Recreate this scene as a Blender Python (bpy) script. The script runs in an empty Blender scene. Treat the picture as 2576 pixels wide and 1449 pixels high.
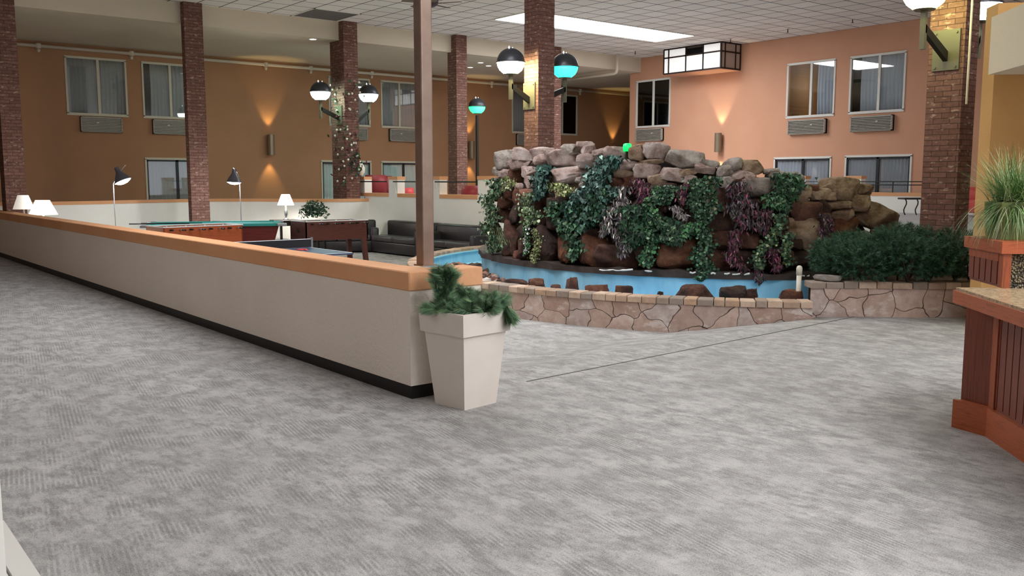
import bpy, bmesh, math, random
from mathutils import Vector, Matrix, noise
R=math.radians; PI=math.pi
sc=bpy.context.scene; COL=sc.collection
# ---------------------------------------------------------------- camera model (2576x1449)
F=2286.; CX=1288.; CY=724.5; H=1.6
PITCH=math.atan(272.5/F); AZ=R(38.75)
FW=Vector((math.sin(AZ)*math.cos(PITCH),math.cos(AZ)*math.cos(PITCH),-math.sin(PITCH)))
RT=Vector((math.cos(AZ),-math.sin(AZ),0)); UP=RT.cross(FW)
HD=Vector((math.sin(AZ),math.cos(AZ),0))
def ray(x,y): return FW+RT*((x-CX)/F)+UP*(-(y-CY)/F)
O=Vector((0,0,H))
def atz(x,y,z): r=ray(x,y); return O+r*((z-H)/r.z)
def atY(x,y,Y): r=ray(x,y); return O+r*(Y/r.y)
def atX(x,y,X): r=ray(x,y); return O+r*(X/r.x)
def atD(x,y,D): r=ray(x,y); return O+r*(D/r.dot(HD))
def depth(p): return Vector(p).dot(HD)
cam=bpy.data.cameras.new('camera'); co=bpy.data.objects.new('camera',cam); COL.objects.link(co)
cam.sensor_width=36; cam.lens=F/2576*36; co.location=O; co.rotation_euler=(PI/2-PITCH,0,-AZ); cam.clip_end=200
sc.camera=co
sc.view_settings.view_transform='Standard'; sc.view_settings.look='None'; sc.view_settings.gamma=1
sc.view_settings.exposure=0.0
# ---------------------------------------------------------------- materials
def lin(c):
    if isinstance(c,str): c=[int(c[i:i+2],16)/255 for i in (0,2,4)]
    return tuple((v/12.92 if v<=.04045 else ((v+.055)/1.055)**2.4) for v in c)
class NT:
    def __init__(s,name):
        s.m=bpy.data.materials.new(name); s.m.use_nodes=True; s.t=s.m.node_tree; s.t.nodes.clear()
        s.out=s.n('ShaderNodeOutputMaterial'); s.b=s.n('ShaderNodeBsdfPrincipled'); s.l(s.b.outputs[0],s.out.inputs[0])
    def n(s,t,**k):
        x=s.t.nodes.new(t)
        for a,b in k.items(): setattr(x,a,b)
        return x
    def l(s,a,b): s.t.links.new(a,b)
    def math(s,op,a,b=None,c=None):
        x=s.n('ShaderNodeMath',operation=op)
        for i,v in enumerate((a,b,c)):
            if v is None: continue
            if isinstance(v,(int,float)): x.inputs[i].default_value=v
            else: s.l(v,x.inputs[i])
        return x.outputs[0]
    def mix(s,f,a,b,mode='MIX'):
        x=s.n('ShaderNodeMix',data_type='RGBA',blend_type=mode)
        for i,v in ((0,f),(6,a),(7,b)):
            if isinstance(v,(int,float)): x.inputs[i].default_value=v
            elif isinstance(v,tuple): x.inputs[i].default_value=(*v,1)
            else: s.l(v,x.inputs[i])
        return x.outputs[2]
    def pos(s): return s.n('ShaderNodeNewGeometry').outputs['Position']
    def obj(s): return s.n('ShaderNodeTexCoord').outputs['Object']
    def uv(s): return s.n('ShaderNodeUVMap').outputs[0]
    def scale(s,v,sx,sy,sz,rz=0):
        x=s.n('ShaderNodeMapping'); s.l(v,x.inputs[0]); x.inputs['Scale'].default_value=(sx,sy,sz); x.inputs['Rotation'].default_value=(0,0,rz); return x.outputs[0]
    def noise(s,v,sc_,det=4,rough=.55):
        x=s.n('ShaderNodeTexNoise'); s.l(v,x.inputs['Vector']); x.inputs['Scale'].default_value=sc_; x.inputs['Detail'].default_value=det; x.inputs['Roughness'].default_value=rough; return x.outputs[0]
    def ramp(s,f,stops):
        x=s.n('ShaderNodeValToRGB'); s.l(f,x.inputs[0]); e=x.color_ramp.elements
        while len(e)<len(stops): e.new(.5)
        for i,(p,c) in enumerate(stops):
            e[i].position=p; e[i].color=(*c,1) if isinstance(c,tuple) else (c,c,c,1)
        return x.outputs[0]
    def bump(s,h,st,dist=.01):
        x=s.n('ShaderNodeBump'); x.inputs['Strength'].default_value=st; x.inputs['Distance'].default_value=dist; s.l(h,x.inputs['Height']); s.l(x.outputs[0],s.b.inputs['Normal'])
    def col(s,c):
        if isinstance(c,tuple): s.b.inputs['Base Color'].default_value=(*c,1)
        else: s.l(c,s.b.inputs['Base Color'])
    def rough(s,r,spec=.5): s.b.inputs['Roughness'].default_value=r; s.b.inputs['Specular IOR Level'].default_value=spec
M={}
def simple(name,c,rough=.6,metal=0,c2=None,ns=8,bump=0,bs=60,spec=.4,emit=None,es=0):
    t=NT(name); a=lin(c)
    if c2 is not None: t.col(t.mix(t.ramp(t.noise(t.obj(),ns),[(.35,0.),(.65,1.)]),a,lin(c2)))
    else: t.col(a)
    t.rough(rough,spec); t.b.inputs['Metallic'].default_value=metal
    if bump: t.bump(t.noise(t.obj(),bs,5),bump,.01)
    if emit: t.b.inputs['Emission Color'].default_value=(*lin(emit),1); t.b.inputs['Emission Strength'].default_value=es
    M[name]=t.m; return t.m
# walls
def wallmat(name,c,bs=90,bst=.25,c2=None,dist=.012):
    t=NT(name); p=t.pos(); n=t.noise(p,1.2,3)
    t.col(t.mix(t.ramp(n,[(.3,0.),(.7,1.)]),lin(c),lin(c2 or c))); t.rough(.85,.2); t.bump(t.noise(p,bs,5,.6),bst,dist); M[name]=t.m
wallmat('orange_paint','CD9C80',60,.25,'C8967A')
wallmat('shaded_orange_paint','AC8262',60,.25,'A67C5D')  # orange wall's paint, darkened to stand for dim light under the soffit
wallmat('yellow_paint','C89C62',70,.5,'BF9158')
wallmat('stucco','EBE1D4',30,.7,'E5DBCC',.022)
wallmat('white_stucco','F0EEE8',60,.4,'EAE8E0')
wallmat('beam_paint','D2C6B2',60,.2,'CDC1AD')
wallmat('cap_paint','DCA67C',25,.35,'D39A6E',.02)
wallmat('bulkhead_paint','D8CCB2',70,.5)
simple('black_base','15120F',.5); simple('dark_metal','2B2823',.5,.3); simple('white_paint','D9D6CE',.5)
simple('wfgold','C9C2AE',.5); simple('wfsilver','D6D3CC',.45); simple('dark_frame','20242A',.4)
simple('ac_metal','A9A49A',.55,0,'9C978D',20); simple('ac_dark','6B6961',.6)
# ceiling tiles
t=NT('ceiling_tile'); p=t.pos(); mp=t.n('ShaderNodeMapping'); t.l(p,mp.inputs[0]); mp.inputs['Location'].default_value=(-7.95,-17.50,0)
br=t.n('ShaderNodeTexBrick'); t.l(mp.outputs[0],br.inputs['Vector']); br.offset=0; br.inputs['Scale'].default_value=1; br.inputs['Brick Width'].default_value=.61; br.inputs['Row Height'].default_value=.61
br.inputs['Mortar Size'].default_value=.015; br.inputs['Mortar Smooth'].default_value=.1; br.inputs['Bias'].default_value=0
br.inputs['Color1'].default_value=(*lin('E2DCD6'),1); br.inputs['Color2'].default_value=(*lin('D6D0CA'),1); br.inputs['Mortar'].default_value=(*lin('3E3833'),1)
t.col(br.outputs[0]); t.rough(.9,.1); t.bump(t.noise(p,120,3),.2,.005); M['ceiling_tile']=t.m
# brick
def brickmat(name,c1,c2,mort,dark):
    t=NT(name); uv=t.uv(); d=t.noise(t.scale(uv,1,1,1),9,3); 
    b=t.n('ShaderNodeTexBrick'); t.l(uv,b.inputs['Vector']); b.inputs['Scale'].default_value=1; b.inputs['Brick Width'].default_value=.21; b.inputs['Row Height'].default_value=.0677
    b.inputs['Mortar Size'].default_value=.0045; b.inputs['Mortar Smooth'].default_value=.3; b.inputs['Bias'].default_value=-.1
    b.inputs['Color1'].default_value=(*lin(c1),1); b.inputs['Color2'].default_value=(*lin(c2),1); b.inputs['Mortar'].default_value=(*lin(mort),1)
    n=t.ramp(t.noise(uv,14,5,.65),[(.35,0.),(.7,1.)])
    c=t.mix(t.math('MULTIPLY',n,.55),b.outputs[0],lin(dark))
    n2=t.ramp(t.noise(t.scale(uv,7,18,1),1.0,3,.6),[(.60,0.),(.68,1.)])
    c=t.mix(t.math('MULTIPLY',n2,.55),c,lin('C9B4A2'))
    t.col(c); t.rough(.85,.2)
    h=t.math('ADD',t.math('MULTIPLY',b.outputs['Fac'],-1.0),t.math('MULTIPLY',t.noise(uv,60,4),.35)); t.bump(h,.9,.012); M[name]=t.m
brickmat('brick','745348','8A675B','4A3832','4E3630')
# carpet
t=NT('carpet'); p=t.pos()
blot=t.ramp(t.noise(t.scale(p,1.5,1.,1,R(8)),3.6,12,.80),[(.44,0.),(.56,1.)])
blot2=t.ramp(t.noise(t.scale(p,1.6,.9,1,R(-14)),.9,3,.6),[(.38,0.),(.62,1.)])
wv=t.n('ShaderNodeTexWave',wave_type='BANDS',bands_direction='X'); t.l(t.scale(p,1,1,1,R(10)),wv.inputs['Vector']); wv.inputs['Scale'].default_value=13; wv.inputs['Distortion'].default_value=.7; wv.inputs['Detail'].default_value=3; wv.inputs['Detail Scale'].default_value=3
hatch=t.ramp(wv.outputs[1],[(.25,0.),(.6,1.)])
mask=t.ramp(t.noise(t.scale(p,1.8,1.1,1,R(10)),1.9,5,.72),[(.48,0.),(.60,1.)])
fine=t.noise(t.scale(p,1,1,1),150,3,.75)
dash=t.ramp(t.noise(t.scale(p,26,5.5,1,R(6)),1.0,3,.6),[(.47,0.),(.58,1.)])
blotf=t.ramp(t.noise(t.scale(p,9,3.2,1,R(8)),1.3,5,.7),[(.42,0.),(.56,1.)])
c=t.mix(blot,lin('979593'),lin('C0BEBB')); c=t.mix(t.math('MULTIPLY',blotf,.25),c,lin('8C8A88'))
c=t.mix(t.math('MULTIPLY',dash,t.math('MULTIPLY_ADD',t.math('SUBTRACT',1.0,blot),.40,.12)),c,lin('62605E')); c=t.mix(t.math('MULTIPLY',blot2,.35),c,lin('9C9A98'))
c=t.mix(t.math('MULTIPLY',t.math('MULTIPLY',hatch,mask),.6),c,lin('6A6866'))
c=t.mix(t.math('MULTIPLY',t.ramp(fine,[(.40,0.),(.64,1.)]),.40),c,lin('CBC7C1'))
c=t.mix(t.math('MULTIPLY',t.ramp(fine,[(.34,1.),(.5,0.)]),.45),c,lin('5E5B58'))
t.col(c); t.rough(.95,.1); t.bump(fine,.5,.01); M['carpet']=t.m
simple('terrace_carpet','C2C3C4',.95,0,'B6B7B9',3,.2,100); simple('seam','55524E',.9)
# flagstone wall (uv in metres)
def flag(name,seed):
    t=NT(name); uv=t.uv(); wob=t.n('ShaderNodeTexNoise'); t.l(uv,wob.inputs['Vector']); wob.inputs['Scale'].default_value=3.5
    a=t.n('ShaderNodeVectorMath',operation='SCALE'); t.l(wob.outputs[1],a.inputs[0]); a.inputs['Scale'].default_value=.26
    b=t.n('ShaderNodeVectorMath',operation='ADD'); t.l(uv,b.inputs[0]); t.l(a.outputs[0],b.inputs[1])
    m=t.n('ShaderNodeMapping'); t.l(b.outputs[0],m.inputs[0]); m.inputs['Location'].default_value=(seed,seed*.37,0); m.inputs['Scale'].default_value=(1,1.15,1)
    v=t.n('ShaderNodeTexVoronoi',feature='DISTANCE_TO_EDGE',voronoi_dimensions='2D'); t.l(m.outputs[0],v.inputs['Vector']); v.inputs['Scale'].default_value=3.1
    v2=t.n('ShaderNodeTexVoronoi',voronoi_dimensions='2D'); t.l(m.outputs[0],v2.inputs['Vector']); v2.inputs['Scale'].default_value=3.1
    sep=t.n('ShaderNodeSeparateColor'); t.l(v2.outputs['Color'],sep.inputs[0])
    c=t.ramp(sep.outputs[0],[(.1,lin('B8A092')),(.35,lin('C6B0A4')),(.6,lin('AA8E80')),(.9,lin('BAAEA8'))])
    n=t.noise(uv,7,6,.65); c=t.mix(t.math('MULTIPLY',t.ramp(n,[(.42,0.),(.6,1.)]),.4),c,lin('8E6E5C'))
    n3=t.ramp(t.noise(t.scale(uv,1.2,2.2,1),2.3,5,.7),[(.55,0.),(.64,1.)]); c=t.mix(t.math('MULTIPLY',n3,.6),c,lin('D8CFC8'))
    e=t.ramp(v.outputs[0],[(.006,1.),(.018,0.)]); c=t.mix(e,c,lin('4E3C34')); t.col(c); t.rough(.75,.3)
    t.bump(t.math('ADD',t.math('MULTIPLY',e,-1.),t.math('MULTIPLY',n,.3)),.8,.012); M[name]=t.m
flag('flagstone',3.3)
# tinted by attribute
def attrmat(name,rough=.8,bump=.4,bs=30,spec=.2,c2=None,f=.4,ns=6,trans=0):
    t=NT(name); a=t.n('ShaderNodeAttribute',attribute_name='tint'); n=t.noise(t.obj(),ns,6,.65)
    c=t.mix(t.math('MULTIPLY',t.ramp(n,[(.4,0.),(.62,1.)]),f),a.outputs[0],lin(c2) if c2 else (.05,.03,.02))
    t.col(c); t.rough(rough,spec)
    if bump: t.bump(t.noise(t.obj(),bs,6,.6),bump,.02)
    M[name]=t.m
attrmat('coping_stone',.8,.5,30,.2,'7A6A5A',.35)
attrmat('leaf',.55,0,30,.3,'16301A',.12,3)
# rocks
def rockmat(name,c1,c2,c3,rough=.85,spec=.2,ns=5):
    t=NT(name); p=t.obj(); r=t.n('ShaderNodeObjectInfo').outputs['Random']
    off=t.n('ShaderNodeVectorMath',operation='ADD'); t.l(p,off.inputs[0]); cmb=t.n('ShaderNodeCombineXYZ'); t.l(t.math('MULTIPLY',r,50),cmb.inputs[0]); t.l(cmb.outputs[0],off.inputs[1]); q=off.outputs[0]
    n=t.noise(q,ns,7,.68); c=t.ramp(n,[(.34,lin(c2)),(.5,lin(c1)),(.64,lin(c3))])
    c=t.mix(1.,c,t.ramp(r,[(0.,.78),(1.,1.12)]),'MULTIPLY')
    st=t.ramp(t.noise(t.scale(q,3,3,14),1.5,4,.6),[(.45,0.),(.62,1.)]); c=t.mix(t.math('MULTIPLY',st,.25),c,lin(c2))
    t.col(c); t.rough(rough,spec); t.bump(t.noise(q,9,12,.78),1.,.09); M[name]=t.m
rockmat('rock_P','CDB4AA','93786C','E6D6CE'); rockmat('rock_G','C2B5AA','85776C','DDD4CA'); rockmat('rock_T','B0957C','755A42','CDB69C')
rockmat('rock_B','70483A','3C261E','8F6450',.6,.4); rockmat('rock_D','50382E','281C18','6C4E40',.6,.4); rockmat('rock_O','8C583E','553226','B07C58',.6,.4); rockmat('rock_S','8A5A48','54382E','A47A66')
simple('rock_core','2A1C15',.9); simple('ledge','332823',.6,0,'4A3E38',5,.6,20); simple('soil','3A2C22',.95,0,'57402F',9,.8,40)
t=NT('pool_blue'); p=t.pos(); n=t.noise(t.scale(p,3,3,.8),1.5,5,.6); t.col(t.mix(t.ramp(n,[(.35,0.),(.68,1.)]),lin('86C4E4'),lin('A4DAF0'))); t.rough(.6,.3); M['pool_blue']=t.m
simple('pool_rim','A8DCEE',.4)
# misc
simple('planter_plastic','DCD3C8',.5,0,'D6CCC0',3); simple('pole_bronze','8A7466',.36,.5,'9A8474',6)
simple('leather','211D1F',.35,0,'2A2527',4,.15,30,.5); simple('leather_seat','3A3436',.4,0,'474043',4,.1,30,.5)
simple('red_vinyl','8E2E34',.5); simple('coral','CF4A4A',.5); simple('dark_wood','241B18',.45); simple('steel','8E9094',.35,.7)
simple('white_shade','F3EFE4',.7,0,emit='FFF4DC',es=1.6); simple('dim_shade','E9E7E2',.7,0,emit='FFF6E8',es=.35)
simple('lampbulb','FFFFFF',.5,0,emit='F4F6FF',es=30); simple('lamp_shell','5A5860',.35,.5)
simple('dome','3B3D42',.35,.2); simple('glass_white','FFFFFF',.3,0,emit='FFF2BC',es=100); simple('glass_warm','FFFFFF',.3,0,emit='F4F59C',es=26); simple('glass_cool','FFFFFF',.3,0,emit='CFFFEA',es=28)
simple('glass_teal','80FFE8',.3,0,emit='1FE0C0',es=2.3); simple('glass_green','80FFB0',.3,0,emit='18D878',es=2.4); simple('spot_green','20C060',.3,0,emit='04D858',es=1.3)
simple('twinkle','FFFFFF',.3,0,emit='FFFFFF',es=3)
simple('panel_light','FFFFFF',.5,0,emit='FAFBFF',es=15.0); simple('panel_dim','FFFFFF',.5,0,emit='FFF4E0',es=1.2); simple('olive_metal','6A6652',.5,.2); simple('sconce','8A7A66',.4,.5); simple('sconce_glow','FFD89A',.4,0,emit='FFC060',es=12)
simple('lantern_white_skylit','F2F0EA',.6,0,'E6E3DC',3,emit='FFFFFF',es=.3); simple('lantern_dark','2A1D1A',.5); simple('lantern_tan','A8968A',.6); simple('hole','0E0E0C',.9)
simple('pvc','DAD8D2',.4,0,'C9BFA8',9); simple('pipe_white','CFC4B2',.5); simple('curtain_grey','DDE6F4',.85); simple('curtain_brown','B0B3B2',.85); simple('curtain_teal','CFE2DC',.85)
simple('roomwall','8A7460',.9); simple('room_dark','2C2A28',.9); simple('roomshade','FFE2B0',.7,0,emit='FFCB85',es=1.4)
simple('felt','2E8C86',.9); simple('tabletop_blue','3C4660',.35,0,'434D68',3); simple('table_grey','5A5458',.25); simple('net','1C1C20',.8); simple('line_white','E6E6E6',.5)
simple('chrome','C8CCD0',.25,.8); simple('bulb_amber','E8D8C0',.5); simple('trunk','3C2C20',.9); simple('white_ceramic','E4DDCB',.5); simple('olive_pot','6F7A3E',.3,0,'7F8A4A',4)
simple('player','E0DCD8',.5); simple('fan_dark','3E343C',.5); simple('vent_dark','6A6662',.8,0,'5C5955',12)
simple('brown_fan','6A5A50',.6)
def woodmat(name,c1,c2,sx,sy,sz,rough=.4):
    t=NT(name); p=t.obj(); n=t.noise(t.scale(p,sx,sy,sz),1.3,6,.7); w=t.ramp(n,[(.3,lin(c2)),(.5,lin(c1)),(.7,lin(c2))]); t.col(w); t.rough(rough,.4); t.bump(n,.15,.004); M[name]=t.m
woodmat('oak','A0522F','74381F',30,30,2.2); woodmat('oak_h','AE5A34','83401F',3,3,34); woodmat('oak_dark','7E3E2A','54281A',45,45,2.)
woodmat('foos_orange','A9542F','8C4022',2,2,22); woodmat('foos_dark','5A3128','44241E',2,2,22); woodmat('pool_red','6E2C28','57201E',2,2,20)
t=NT('granite'); p=t.obj(); n=t.noise(p,45,5,.8); t.col(t.ramp(n,[(.3,lin('5A4632')),(.5,lin('A08A6A')),(.7,lin('C9B595'))])); t.rough(.25,.5); M['granite']=t.m
t=NT('pebble_panel'); p=t.obj(); v=t.n('ShaderNodeTexVoronoi'); t.l(p,v.inputs['Vector']); v.inputs['Scale'].default_value=70
sp=t.n('ShaderNodeSeparateColor'); t.l(v.outputs['Color'],sp.inputs[0]); c=t.ramp(sp.outputs[0],[(0.,lin('6E6248')),(.5,lin('8F8362')),(1.,lin('A39A80'))])
c=t.mix(t.ramp(v.outputs[0],[(.3,0.),(.6,1.)]),c,lin('2A241A')); t.col(c); t.rough(.5,.4); t.bump(t.math('MULTIPLY',v.outputs[0],-1.),1.,.02); M['pebble_panel']=t.m
# pane: thin clear glass with mirror reflection
t=NT('pane'); tr=t.n('ShaderNodeBsdfTransparent'); gl=t.n('ShaderNodeBsdfGlossy'); gl.inputs['Roughness'].default_value=.02; fr=t.n('ShaderNodeFresnel'); fr.inputs[0].default_value=1.5
mx=t.n('ShaderNodeMixShader'); t.l(t.math('ADD',t.math('MULTIPLY',fr.outputs[0],1.0),.05),mx.inputs[0]); tr.inputs[0].default_value=(.97,.98,.98,1); t.l(tr.outputs[0],mx.inputs[1]); t.l(gl.outputs[0],mx.inputs[2]); t.l(mx.outputs[0],t.out.inputs[0]); M['pane']=t.m
# ---------------------------------------------------------------- mesh builder
class MB:
    def __init__(s): s.v=[]; s.f=[]; s.uv=[]; s.c=[]; s.tint=None
    def face(s,pts,uv=None):
        i=len(s.v); s.v+= [tuple(p) for p in pts]; s.f.append(tuple(range(i,i+len(pts)))); s.uv.append(uv); s.c.append(s.tint)
    def add(s,vs,fs):
        i=len(s.v); s.v+=[tuple(p) for p in vs]
        for f in fs: s.f.append(tuple(i+k for k in f)); s.uv.append(None); s.c.append(s.tint)
        return s
    def box(s,x0,x1,y0,y1,z0,z1):
        vs=[(x,y,z) for z in (z0,z1) for y in (y0,y1) for x in (x0,x1)]
        return s.add(vs,[(0,2,3,1),(4,5,7,6),(0,1,5,4),(2,6,7,3),(0,4,6,2),(1,3,7,5)])
    def hexa(s,b,tp): # bottom 4, top 4 pts ccw
        return s.add(list(b)+list(tp),[(3,2,1,0),(4,5,6,7),(0,1,5,4),(1,2,6,5),(2,3,7,6),(3,0,4,7)])
    def prism(s,poly,z0,z1):
        n=len(poly); vs=[(x,y,z0) for x,y in poly]+[(x,y,z1) for x,y in poly]
        return s.add(vs,[tuple(range(n-1,-1,-1)),tuple(range(n,2*n))]+[(i,(i+1)%n,(i+1)%n+n,i+n) for i in range(n)])
    def tube(s,pts,r,n=8,cap=True):
        pts=[Vector(p) for p in pts]; rs=r if isinstance(r,(list,tuple)) else [r]*len(pts); vs=[];fs=[]
        up=None
        for i,p in enumerate(pts):
            d=(pts[min(i+1,len(pts)-1)]-pts[max(i-1,0)]).normalized()
            if up is None: up=Vector((0,0,1)) if abs(d.z)<.9 else Vector((1,0,0))
            a=d.cross(up)
            if a.length<1e-4: a=d.cross(Vector((0,1,0)))
            a.normalize(); b=a.cross(d).normalized(); up=b
            for k in range(n):
                t=2*PI*k/n; vs.append(p+a*math.cos(t)*rs[i]+b*math.sin(t)*rs[i])
        for i in range(len(pts)-1):
            for k in range(n): fs.append((i*n+k,i*n+(k+1)%n,(i+1)*n+(k+1)%n,(i+1)*n+k))
        if cap: fs.append(tuple(range(n-1,-1,-1))); fs.append(tuple(range((len(pts)-1)*n,len(pts)*n)))
        return s.add(vs,fs)
    def lathe(s,prof,c=(0,0,0),n=24,cap=True):
        vs=[];fs=[];m=len(prof)
        for r,z in prof:
            for k in range(n): t=2*PI*k/n; vs.append((c[0]+r*math.cos(t),c[1]+r*math.sin(t),c[2]+z))
        for i in range(m-1):
            for k in range(n): fs.append((i*n+k,i*n+(k+1)%n,(i+1)*n+(k+1)%n,(i+1)*n+k))
        if cap: fs.append(tuple(range(n-1,-1,-1))); fs.append(tuple(range((m-1)*n,m*n)))
        return s.add(vs,fs)
    def rbox(s,x0,x1,y0,y1,z0,z1,r=.03):
        bm=bmesh.new(); bmesh.ops.create_cube(bm,size=1)
        bmesh.ops.scale(bm,vec=(x1-x0,y1-y0,z1-z0),verts=bm.verts); bmesh.ops.translate(bm,vec=((x0+x1)/2,(y0+y1)/2,(z0+z1)/2),verts=bm.verts)
        bmesh.ops.bevel(bm,geom=bm.edges[:],offset=r,segments=3,affect='EDGES',profile=.5)
        bm.verts.index_update(); s.add([v.co[:] for v in bm.verts],[tuple(v.index for v in f.verts) for f in bm.faces]); bm.free(); return s
    def xf(s,m,i0=0):
        s.v[i0:]=[tuple(m@Vector(p)) for p in s.v[i0:]]; return s
    def build(s,name,mat,parent=None,origin=None,smooth=False,world=False):
        off=Vector((0,0,0))
        if origin is not None: off=Vector(origin)
        if world and parent is not None:
            q=parent
            while q.parent: q=q.parent
            off=q.location.copy()
        me=bpy.data.meshes.new(name); me.from_pydata([tuple(Vector(p)-off) for p in s.v],[],s.f)
        if any(u for u in s.uv):
            ul=me.uv_layers.new(name='UVMap'); k=0
            for f,u in zip(s.f,s.uv):
                for j in range(len(f)):
                    if u: ul.data[k].uv=u[j]
                    k+=1
        if any(c for c in s.c):
            ca=me.color_attributes.new('tint','FLOAT_COLOR','CORNER'); k=0
            for f,c in zip(s.f,s.c):
                for j in range(len(f)): ca.data[k].color=(*(c or (.5,.5,.5)),1); k+=1
        me.materials.append(M[mat] if isinstance(mat,str) else mat)
        if smooth:
            for p in me.polygons: p.use_smooth=True
        me.update(); o=bpy.data.objects.new(name,me); COL.objects.link(o)
        if parent is not None: o.parent=parent
        if origin is not None: o.location=off
        return o
def recalc(o):
    bm=bmesh.new(); bm.from_mesh(o.data); bmesh.ops.recalc_face_normals(bm,faces=bm.faces); bm.to_mesh(o.data); bm.free(); return o
def tag(o,label,cat,group=None,kind=None):
    o['label']=label; o['category']=cat
    if group: o['group']=group
    if kind: o['kind']=kind
    return o
def struct(o,label=None):
    o['kind']='structure'
    if label: o['label']=label
    return o
def thing(name,label,cat,loc=(0,0,0),rz=0,group=None):
    o=bpy.data.objects.new(name,None); COL.objects.link(o); o.location=loc; o.rotation_euler=(0,0,rz); o.empty_display_size=.1
    return tag(o,label,cat,group)
def light(kind,loc,power,color=(1,1,1),size=.1,parent=None,rot=None,spot=60,blend=.5,name='lamp_light'):
    l=bpy.data.lights.new(name,kind); l.energy=power; l.color=color
    if kind=='AREA': l.size=size
    else: l.shadow_soft_size=size
    if kind=='SPOT': l.spot_size=R(spot); l.spot_blend=blend
    o=bpy.data.objects.new(name,l); COL.objects.link(o); o.location=loc
    if rot: o.rotation_euler=rot
    if parent: o.parent=parent
    return o
ZL=-.22; ZC=5.70; ZB=5.23; YB=21.9; YW=27.; XO=23.2; ZP=.78
def sst(t): t=max(0,min(1,t)); return t*t*(3-2*t)
# ---------------------------------------------------------------- floor
def fz(x,y):
    if x<3.62 or y<5.95: return 0
    z=ZL*min(1,(y-5.95)/1.25)
    if y>19.3 and x<11: z+=.32*sst((y-19.3)/2.6)*sst((11-x)/.8)
    return z
xs=sorted(set([-8,-4,0,3.0,3.61,3.63]+[4+.4*i for i in range(50)]+[24,28,32])); ys=sorted(set([-9,-4,0,3,5.5,5.949,5.95,6.2,6.6,7.0,7.2,7.6,8.5,10,12,15,18,19.3]+[19.6+.3*i for i in range(9)]+[22.6,24,27.2]))
mb=MB(); vs=[(x,y,fz(x,y)) for y in ys for x in xs]; n=len(xs)
mb.add(vs,[(j*n+i,j*n+i+1,(j+1)*n+i+1,(j+1)*n+i) for j in range(len(ys)-1) for i in range(n-1)])
struct(mb.build('floor','carpet'),'grey mottled carpet floor')
a=atz(1325,960,0); b=atz(2150,797,0); d=(b-a).normalized(); nn=Vector((-d.y,d.x,0))*.006
mb=MB(); mb.hexa([a-nn,b-nn,b+nn,a+nn],[q+Vector((0,0,.003)) for q in (a-nn,b-nn,b+nn,a+nn)])
tag(mb.build('carpet_seam','seam',origin=a),'thin dark seam running across the grey carpet toward the stone planter','carpet seam')
# terrace platform
mb=MB(); mb.prism([(12.65,7.0),(23.2,7.0),(23.2,22.3),(32,22.3),(32,27),(12.4,27),(12.4,16.4),(13.5,15.9),(13.5,9)],-.3,ZP)
struct(recalc(mb.build('floor_terrace','terrace_carpet')),'raised pale grey terrace floor')
# ---------------------------------------------------------------- ceiling
# skylight hole fixtures are set just under the tile plane
mb=MB(); mb.box(-9,XO,-10,YB,ZC,ZC+.1); struct(mb.build('ceiling','ceiling_tile'),'grey suspended ceiling of square tiles')
mb=MB(); mb.box(-9,32,YB,YB+.35,ZB,ZC+.1); mb.box(-9,32,YB+.35,YW+.1,ZB,ZB+.1); struct(mb.build('ceiling_soffit','beam_paint'),'beige lowered soffit and beam')
def lightpanel(x0,x1,y0,y1,label,vis=True):
    t=thing('ceiling_light',label,'ceiling light',((x0+x1)/2,(y0+y1)/2,ZC),0,'glowing ceiling light panels')
    m=MB(); e=.03
    m.box(x0,x1,y0-e,y0,ZC-.03,ZC+.02); m.box(x0,x1,y1,y1+e,ZC-.03,ZC+.02); m.box(x0-e,x0,y0-e,y1+e,ZC-.03,ZC+.02); m.box(x1,x1+e,y0-e,y1+e,ZC-.03,ZC+.02)
    m.build('frame','white_paint',t,world=True)
    m=MB(); m.box(x0,x1,y0,y1,ZC-.02,ZC+.01); m.build('diffuser','panel_light',t,world=True)
lightpanel(14.65,20.7,17.5,18.95,'long bright rectangular ceiling light beside the brick column and box lantern')
lightpanel(3.6,9.6,9.6,11.0,'long rectangular ceiling light above the low partition wall, out of the photo')
lightpanel(4.0,9.0,1.2,1.75,'added unseen ceiling light brightening the carpet by the wooden counter')  # unseen fill panel, added and sized to brighten the near carpet
lightpanel(-4.2,-1.8,7.0,7.7,'small rectangular ceiling light above the left walkway, out of the photo')
lightpanel(3.0,9.0,-7.6,-6.2,'added unseen ceiling light brightening faces turned toward the entrance')  # extra unseen panel, added to light the faces toward the entrance
lightpanel(3.0,9.0,-2.6,-1.2,'long rectangular ceiling light above the entrance carpet, out of the photo')

# vent
m=MB(); m.box(10.40,11.61,20.55,21.76,ZC-.012,ZC+.01); t=thing('ceiling_vent','dark grey square return vent in the ceiling beside a brick column','vent',(11,21.15,ZC))
m.build('grille','vent_dark',t,world=True)
m=MB(); m.box(10.36,11.65,21.76,21.80,ZC-.015,ZC+.01); m.box(10.36,11.65,20.51,20.55,ZC-.015,ZC+.01); m.box(10.36,10.40,20.51,21.80,ZC-.015,ZC+.01); m.box(11.61,11.65,20.51,21.80,ZC-.015,ZC+.01); m.build('frame','white_paint',t,world=True)
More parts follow.
